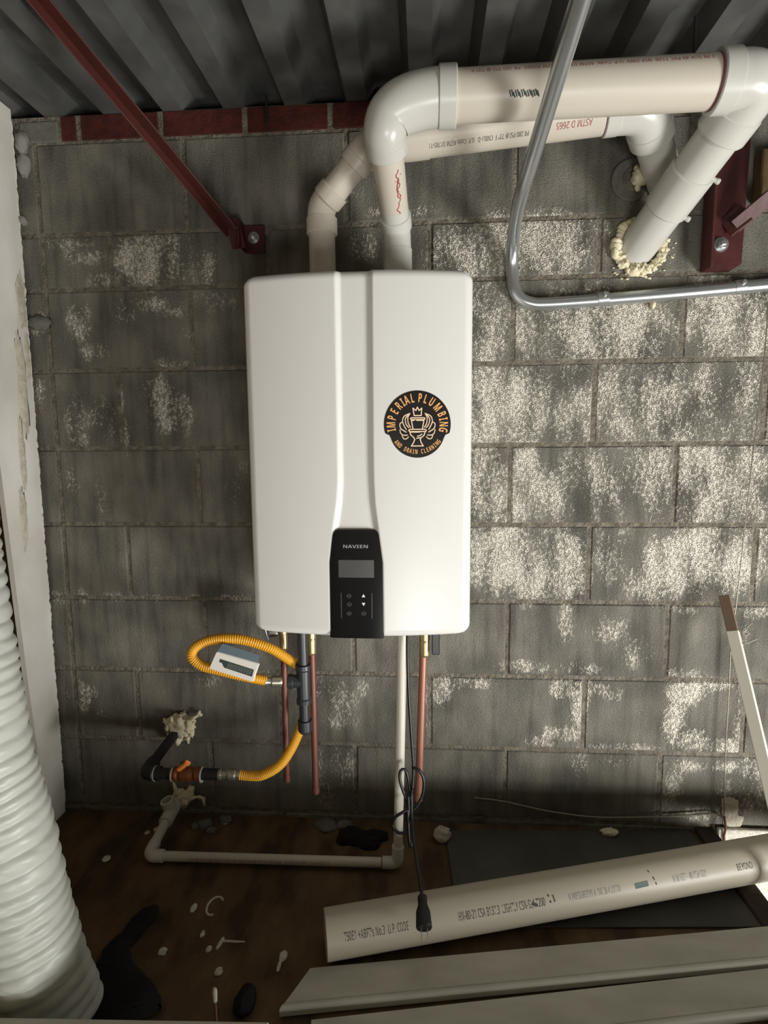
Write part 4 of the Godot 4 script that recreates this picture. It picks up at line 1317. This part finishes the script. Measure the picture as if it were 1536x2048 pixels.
func clutter() -> void:
	# the big plastic pipe
	var t := thing("loose_drain_pipe", "thick off-white plastic pipe lying along the platform floor with faded printing", "pipe", Vector3(0.40, 0.0, 0.443))
	var r := 0.046
	var a := Vector3(0.394, r + 0.001, 0.431)
	var b := Vector3(1.70, 0.063, 0.090)
	var d := (b - a).normalized()
	var body := put("pipe", turn(a, b, [Vector2(0, r - 0.006), Vector2(0, r - 0.001), Vector2(0.001, r), Vector2(a.distance_to(b), r), Vector2(a.distance_to(b), r - 0.006), Vector2(0, r - 0.006)], 64), M.pvcdusty, t)
	var face := Vector3(0, 0.50, 0.866)
	for q in [["T50E1 +ABFT's No.3  U.P. CODE", 0.100, 0.0150, 0.45, M.ink], ["HN-80-21 CSA B137.3  LIGHTLY CSN-SL4-T200", 0.365, 0.0150, 0.45, M.ink], ["N PRESSUREPIPE A  INC IN 4 LOTTO", 0.575, 0.0130, 0.42, M.mark], ["N M GET - 40 CSA G21", 0.805, 0.0135, 0.46, M.mark], ["BEYOND", 0.945, 0.0130, 0.6, M.inkdark], ["4 IN PVC", 1.03, 0.0105, 0.6, M.mark]]:
		put("print", pipe_print(q[0], a, b, r, q[2], face, q[1], q[3], false), q[4], body)
	var o := (face - d * face.dot(d)).normalized()
	var up := o.cross(d)
	var on := func(x: float, y: float) -> Vector3:
		return a + d * x + (o * cos(y / r) + up * sin(y / r)) * (r + 0.0005)
	for q in [[[Vector2(0.712, 0.022), Vector2(0.718, 0.008), Vector2(0.721, -0.004)], 0.0028], [[Vector2(0.470, 0.010), Vector2(0.472, -0.002)], 0.004], [[Vector2(0.480, 0.008), Vector2(0.482, -0.002)], 0.003], [[Vector2(0.433, 0.000), Vector2(0.440, -0.003)], 0.006]]:
		var mk := Geo.new()
		stroke(mk, q[0], q[1], on)
		put("pen_mark", mk.mesh(), M.ink, body)
	var gm := Geo.new()
	stroke(gm, [Vector2(0.674, -0.001), Vector2(0.698, 0.000)], 0.010, on)
	put("green_patch", gm.mesh(), M.green, body)

	# the grey sheet under it
	single("grey_sheet", boxed(Vector3(0.985, 0.003, 0.175), Vector3(0.65, 0.004, 0.31), 0.001, Basis.from_euler(Vector3(0, 0.06, 0))), M.sheet, "dark grey flat sheet lying on the platform under the thick plastic pipe", "sheet")

	# the mouldings in front
	for k in [[Vector3(0.350, 0.013, 0.521), Vector3(1.62, 0.013, 0.313), "long white trim board behind, its slanted end at the left, in front of the plastic pipe", 0.082, true], [Vector3(0.40, 0.010, 0.616), Vector3(1.62, 0.010, 0.399), "long white trim board nearest the front edge, with a rounded bright edge", 0.084, false]]:
		moulding(k[0], k[1], k[2], k[3], k[4])
	single("kick_board", boxed(Vector3(-0.065, 0.0775, 0.744), Vector3(0.87, 0.1750, 0.018), 0.002, Basis.from_euler(Vector3(0, 0, 0.05))), M.trimwhite, "pale board standing on edge along the platform's front left, its top just in view", "board")

	# the leaning lath
	var l := thing("leaning_lath", "narrow white painted lath with a bare brown end leaning against the wall at right", "lath", Vector3(1.42, -0.1, 0.3))
	var la := Vector3(1.3335, 0.660, 0.042)
	var lb := Vector3(1.4115, -0.02, 0.300)
	var lz := (lb - la).normalized()
	var lx := Vector3.RIGHT
	lx = (Vector3(0.80, 0.1, 0.60) - lz * Vector3(0.80, 0.1, 0.60).dot(lz)).normalized()
	var bs := Basis(lx, lz.cross(lx), lz)
	var len := la.distance_to(lb)
	put("bare_end", boxed(la + lz * 0.043, Vector3(0.0242, 0.0150, 0.086), 0.001, bs), M.lathend, l)
	put("painted_length", boxed(la + lz * (0.086 + (len - 0.086) / 2), Vector3(0.026, 0.0165, len - 0.086), 0.0015, bs), M.lath, l)
	for q in [[0.090, 0.02, 0.030, 0.022], [0.118, 0.02, 0.036, 0.012]]:
		var na: Vector3 = la + lz * q[0] + lx * 0.012
		put("nail", tube(curve([na, na + Vector3(0.012, 0.002, 0.002), na + Vector3(q[2] * 0.7, q[3] * 0.6, 0.0), na + Vector3(q[2], q[3], 0.0)], 0.003), 0.0012, 8), M.wire, l)

	# wires
	var w := thing("tie_wire", "thin vertical wire hanging down the wall behind the leaning white lath", "wire", Vector3(1.38, -0.02, 0.02))
	put("strand", tube(curve([Vector3(1.402, 1.40, 0.022), Vector3(1.397, 1.227, 0.03), Vector3(1.387, 1.027, 0.03), Vector3(1.378, 0.833, 0.03), Vector3(1.371, 0.657, 0.03), Vector3(1.369, 0.525, 0.02), Vector3(1.371, 0.38, 0.02), Vector3(1.372, 0.244, 0.02), Vector3(1.377, 0.106, 0.02), Vector3(1.380, 0.05, 0.02)], 0.012), 0.0014, 8), M.wire, w)
	put("rusty_end", tube(curve([Vector3(1.380, 0.06, 0.02), Vector3(1.384, 0.03, 0.022), Vector3(1.383, 0.0, 0.02), Vector3(1.390, -0.03, 0.024)], 0.004), 0.0028, 10), M.rust, w)
	single("loose_wire", tube(curve([Vector3(0.732, 0.08, 0.006), Vector3(0.812, 0.073, 0.008), Vector3(0.918, 0.054, 0.012), Vector3(1.036, 0.042, 0.014), Vector3(1.14, 0.044, 0.014), Vector3(1.257, 0.049, 0.01), Vector3(1.354, 0.059, 0.008), Vector3(1.382, 0.052, 0.012)], 0.01), 0.0026, 10), M.wire, "pale sagging wire running along the foot of the block wall at right", "wire")
	var sm := Geo.new()
	for q in [[1.404, 0.07, 0.022, 0.03], [1.412, 0.035, 0.026, 0.024], [1.395, 0.09, 0.014, 0.012]]:
		sm.lump(Vector3(q[0], q[1], 0.001), Vector3(q[2], q[3], 0.005), 0.4, noisy(0.7, 3, 61), 12, 16)
	single("plaster_smear", sm.mesh(true), M.torn, "pale smear on the wall foot beside the wire's rusty end", "plaster")

	# the duct
	var du := thing("flexible_duct", "white ribbed flexible duct curving down the left edge onto the platform", "duct", Vector3(-0.05, 0.0, 0.64))
	var path := curve([Vector3(-0.184, 1.267, 0.600), Vector3(-0.173, 1.033, 0.616), Vector3(-0.163, 0.874, 0.624), Vector3(-0.154, 0.752, 0.628), Vector3(-0.140, 0.651, 0.634), Vector3(-0.127, 0.528, 0.638), Vector3(-0.100, 0.402, 0.640), Vector3(-0.080, 0.273, 0.644), Vector3(-0.060, 0.173, 0.644), Vector3(-0.029, 0.065, 0.645)], 0.0030)
	var rad := PackedFloat32Array()
	var far := 0.0
	for i in path.size():
		if i:
			far += path[i].distance_to(path[i - 1])
		var ph := far / 0.0235 + 0.35 * sin(far * 31.0)
		rad.append(0.0672 + 0.0055 * pow(absf(sin(PI * ph)), 0.7))
	var dg := Geo.new()
	dg.sweep(path, rad, 72, true)
	# the plastic skin sags and creases between the wire turns
	var cn := noisy(9.0, 3, 77)
	for i in dg.v.size():
		dg.v[i] += dg.n[i] * 0.0035 * cn.get_noise_3d(dg.v[i].x * 1.0, dg.v[i].y * 3.2 + dg.v[i].x * 1.6, dg.v[i].z)
	put("ribbed_skin", dg.mesh(true), M.duct, du)

	# the black rag
	var rg := Geo.new()
	var nz := noisy(0.5, 3, 15)
	var rp := curve([Vector3(-0.008, 0.0, 0.338), Vector3(-0.018, 0.0, 0.375), Vector3(-0.03, 0.0, 0.42), Vector3(-0.032, 0.0, 0.46), Vector3(-0.008, 0.0, 0.51), Vector3(0.028, 0.0, 0.555), Vector3(0.06, 0.0, 0.60)], 0.004)
	var rr2 := PackedFloat32Array()
	for i in rp.size():
		var q := float(i) / rp.size()
		rr2.append(lerpf(0.022, 0.058, smoothstep(0.25, 0.95, q)) * minf(1.0, 0.4 + q * 9.0))
	rg.sweep(rp, rr2, 40)
	var folds := noisy(14.0, 3, 19)
	for i in rg.v.size():
		var p := rg.v[i]
		p += rg.n[i] * 0.012 * folds.get_noise_3dv(p)
		p.y = maxf(0.0005, 0.012 + p.y * 0.38)
		rg.v[i] = p
	single("black_rag", rg.mesh(true), M.rag, "black crumpled rag on the brown floor right beside the ribbed duct", "rag")
	var soot := Geo.new()
	for q in [[0.43, 0.085, 0.05, 0.028], [0.40, 0.07, 0.035, 0.02], [0.47, 0.075, 0.03, 0.02], [0.45, 0.105, 0.028, 0.018], [0.386, 0.095, 0.02, 0.014]]:
		soot.lump(Vector3(q[0], 0.006, q[1]), Vector3(q[2], 0.016, q[3]), 0.4, nz, 12, 18)
	single("black_scrap", soot.mesh(true), M.rag, "black crumpled scrap on the floor behind the drain pipe's right elbow", "rag")
	var hole := Geo.new()  # a hole in the floor, its darkness given as a black lump
	hole.lump(Vector3(0.262, 0.010, 0.545), Vector3(0.02, 0.016, 0.03), 0.3, nz, 12, 16)
	single("dark_hole_lump", hole.mesh(true), M.rag, "dark floor hole drawn as a small black lump left of the trim board's slanted end", "rag")

	# plaster spilled on the platform
	var drips := [
		[0.076, 0.33, 0.007, 0.014, "oval white plaster drip on the floor just left of the C-shaped curl"],
		[0.057, 0.444, 0.009, 0.010, "round white plaster dot on the floor between the black rag and the T-shaped streak"],
		[0.123, 0.398, 0.005, 0.009, "tiny white plaster fleck on the floor straight below the C-shaped curl"],
		[0.15, 0.433, 0.006, 0.008, "small white plaster fleck touching the lower left of the T-shaped streak"],
		[0.188, 0.482, 0.008, 0.010, "round white plaster drip on the floor just above the thin standing rod"],
		[0.308, 0.440, 0.008, 0.014, "teardrop-shaped white plaster drip on the floor left of the thick pipe's open end"],
		[-0.207, 0.19, 0.010, 0.011, "white plaster dot on the floor at far left, nearest the drywall"],
		[-0.15, 0.09, 0.007, 0.008, "small plaster speck left of the drain pipe's tee, the one further from the wall"],
		[0.048, 0.035, 0.010, 0.009, "white plaster crumb at the wall's foot, rightmost beside the drain foam"],
		[-0.13, 0.075, 0.009, 0.009, "small plaster speck left of the drain pipe's tee, the one nearer the wall"]]
	for q in drips:
		var g := Geo.new()
		g.lump(Vector3(q[0], 0.0015, q[1]), Vector3(q[2], 0.004, q[3]), 0.35, nz, 8, 12)
		if q[0] == 0.308:
			g.lump(Vector3(0.305, 0.0015, 0.462), Vector3(0.004, 0.003, 0.014), 0.3, nz, 8, 12)
		single("plaster_drip", g.mesh(true), M.plaster, q[4], "plaster", "plaster drips on the platform floor")
	var ring := []
	for k in 10:
		var th := deg_to_rad(-40.0 - 250.0 * k / 9.0)
		ring.append(Vector3(0.122 + 0.017 * cos(th), 0.0015, 0.322 + 0.026 * -sin(th) * -1.0))
	single("plaster_curl", tube(curve(ring, 0.003), 0.0026, 8), M.plaster, "curled C-shaped white plaster drip on the brown floor", "plaster")
	var tee := Geo.new()
	tee.sweep(PackedVector3Array([Vector3(0.166, 0.0015, 0.432), Vector3(0.169, 0.0015, 0.418), Vector3(0.171, 0.0015, 0.404)]), PackedFloat32Array([0.003, 0.0045, 0.003]), 8)
	tee.sweep(PackedVector3Array([Vector3(0.170, 0.0015, 0.412), Vector3(0.195, 0.0015, 0.412), Vector3(0.219, 0.0015, 0.411)]), PackedFloat32Array([0.003, 0.0026, 0.0015]), 8)
	single("plaster_streak", tee.mesh(), M.plaster, "T-shaped white plaster streak on the brown floor left of the thick pipe", "plaster")
	var rodt := thing("hanger_rod", "thin rod standing at the platform's front edge with a pale tip", "rod", Vector3(0.228, 0.0, 0.555))
	put("shank", rod(Vector3(0.2290, -0.01, 0.600), Vector3(0.2215, 0.055, 0.585), 0.0022, 10), M.rust, rodt)
	put("tip", turn(Vector3(0.2220, 0.050, 0.586), Vector3(0.2200, 0.072, 0.581), [Vector2(0, 0), Vector2(0, 0.0038), Vector2(0.016, 0.0045), Vector2(0.022, 0.003), Vector2(0.022, 0)], 12), M.plaster, rodt)
	# crumbs of mortar and foam at the wall's foot
	for q in [[0.046, 0.03, 0.018, 0.012, "grey mortar crumb right of the drain foam, furthest right of four"], [-0.005, 0.05, 0.02, 0.014, "grey mortar crumb right of the drain foam, the largest of four"], [0.02, 0.075, 0.014, 0.010, "grey mortar crumb right of the drain foam, nearest the drain pipe"], [-0.03, 0.06, 0.012, 0.009, "grey mortar crumb touching the drain foam, smallest of four"], [0.33, 0.035, 0.03, 0.014, "wide grey mortar crumb at the wall's foot below the copper pipe"], [0.375, 0.03, 0.022, 0.012, "grey mortar crumb at the wall's foot left of the black scrap"]]:
		var g := Geo.new()
		g.lump(Vector3(q[0], 0.003, q[1]), Vector3(q[2], q[3], q[2] * 0.8), 0.45, nz, 10, 14)
		single("mortar_crumb", g.mesh(true), M.plug, q[4], "mortar", "mortar crumbs at the wall's foot")
	var fc := Geo.new()
	fc.lump(Vector3(0.643, 0.018, 0.073), Vector3(0.022, 0.02, 0.018), 0.35, nz, 12, 16)
	single("foam_chunk", fc.mesh(true), M.torn, "tan foam chunk on the floor right of the hanging black cord", "foam")
	var fd := Geo.new()
	fd.lump(Vector3(1.084, 0.012, 0.032), Vector3(0.022, 0.010, 0.012), 0.4, nz, 12, 16)
	single("foam_chunk", fd.mesh(true), M.foam, "cream foam chunk on the grey sheet under the sagging wire", "foam")


func moulding(a: Vector3, b: Vector3, label: String, w: float, slanted: bool) -> void:
	var t := thing("trim_board", label, "trim board", Vector3(a.x, 0.0, a.z))
	var d := (b - a).normalized()
	var s := Vector3.UP.cross(d).normalized() * -1.0
	if s.z < 0.0:
		s = -s
	# across: from the far edge to the near one, with a rounded bead at the near edge
	var prof := [Vector2(-w / 2, -0.0095), Vector2(-w / 2, 0.002), Vector2(-w / 2 + 0.002, 0.004), Vector2(w / 2 - 0.0145, 0.004), Vector2(w / 2 - 0.013, 0.0028), Vector2(w / 2 - 0.0118, 0.004)]
	for k in 9:
		var th := PI * 0.85 - PI * 0.95 * k / 8.0
		prof.append(Vector2(w / 2 - 0.006 + 0.006 * cos(th), 0.0012 + 0.006 * sin(th)))
	prof.append(Vector2(w / 2, -0.0095))
	var g := Geo.new()
	var n := prof.size()
	var skew := func(p: Vector2) -> Vector3:
		var back := (-p.x + w / 2) / w
		return d * ((0.055 * back - 0.025) if slanted else 0.0)
	var e0 := []
	var e1 := []
	for p in prof:
		e0.append(a + s * p.x + Vector3(0, p.y, 0) + skew.call(p))
		e1.append(b + s * p.x + Vector3(0, p.y, 0))
	var mid0 := a
	for i in n:
		var j := (i + 1) % n
		var o: Vector3 = s * (prof[i].x + prof[j].x) * 0.05 + Vector3(0, prof[i].y + prof[j].y + 0.006, 0)
		if j == 0:
			o = Vector3(0, -1, 0)
		elif i == 0:
			o = -s
		g.poly([e0[i], e0[j], e1[j], e1[i]], o)
	g.poly(e0, -d)
	g.poly(e1, d)
	put("board", g.mesh(), M.trimwhite, t)


func lamp(at: Vector3, aim: Vector3, size: Vector2, energy: float, glow_level: float, label: String) -> void:
	# an unseen lamp, out of view, placed to light the wall and heater
	var t := thing("unseen_lamp", label, "lamp", at)
	var look := (aim - at).normalized()
	var right := look.cross(Vector3.UP).normalized()
	var bs := Basis(right, right.cross(look), -look)
	put("housing", boxed(at - look * 0.04, Vector3(size.x + 0.06, size.y + 0.06, 0.06), 0.01, bs), M.black, t)
	var glow := paint(srgb(255, 253, 248), 0.6)
	glow.emission_enabled = true
	glow.emission = Color(1.0, 0.99, 0.97)
	glow.emission_energy_multiplier = glow_level
	put("lamp_panel", boxed(at - look * 0.004, Vector3(size.x, size.y, 0.006), 0.001, bs), glow, t)
	put("stand", rod(at - look * 0.075, Vector3(at.x + 0.05, -1.70, at.z + 0.1), 0.016, 16), M.black, t)
	var al := AreaLight3D.new()
	al.name = "lamp_light"
	al.area_size = size
	al.light_color = Color(1.0, 0.995, 0.985)
	al.light_energy = energy
	al.area_range = 12.0
	al.shadow_enabled = true
	t.add_child(al)
	al.transform = Transform3D(bs, look * 0.004)
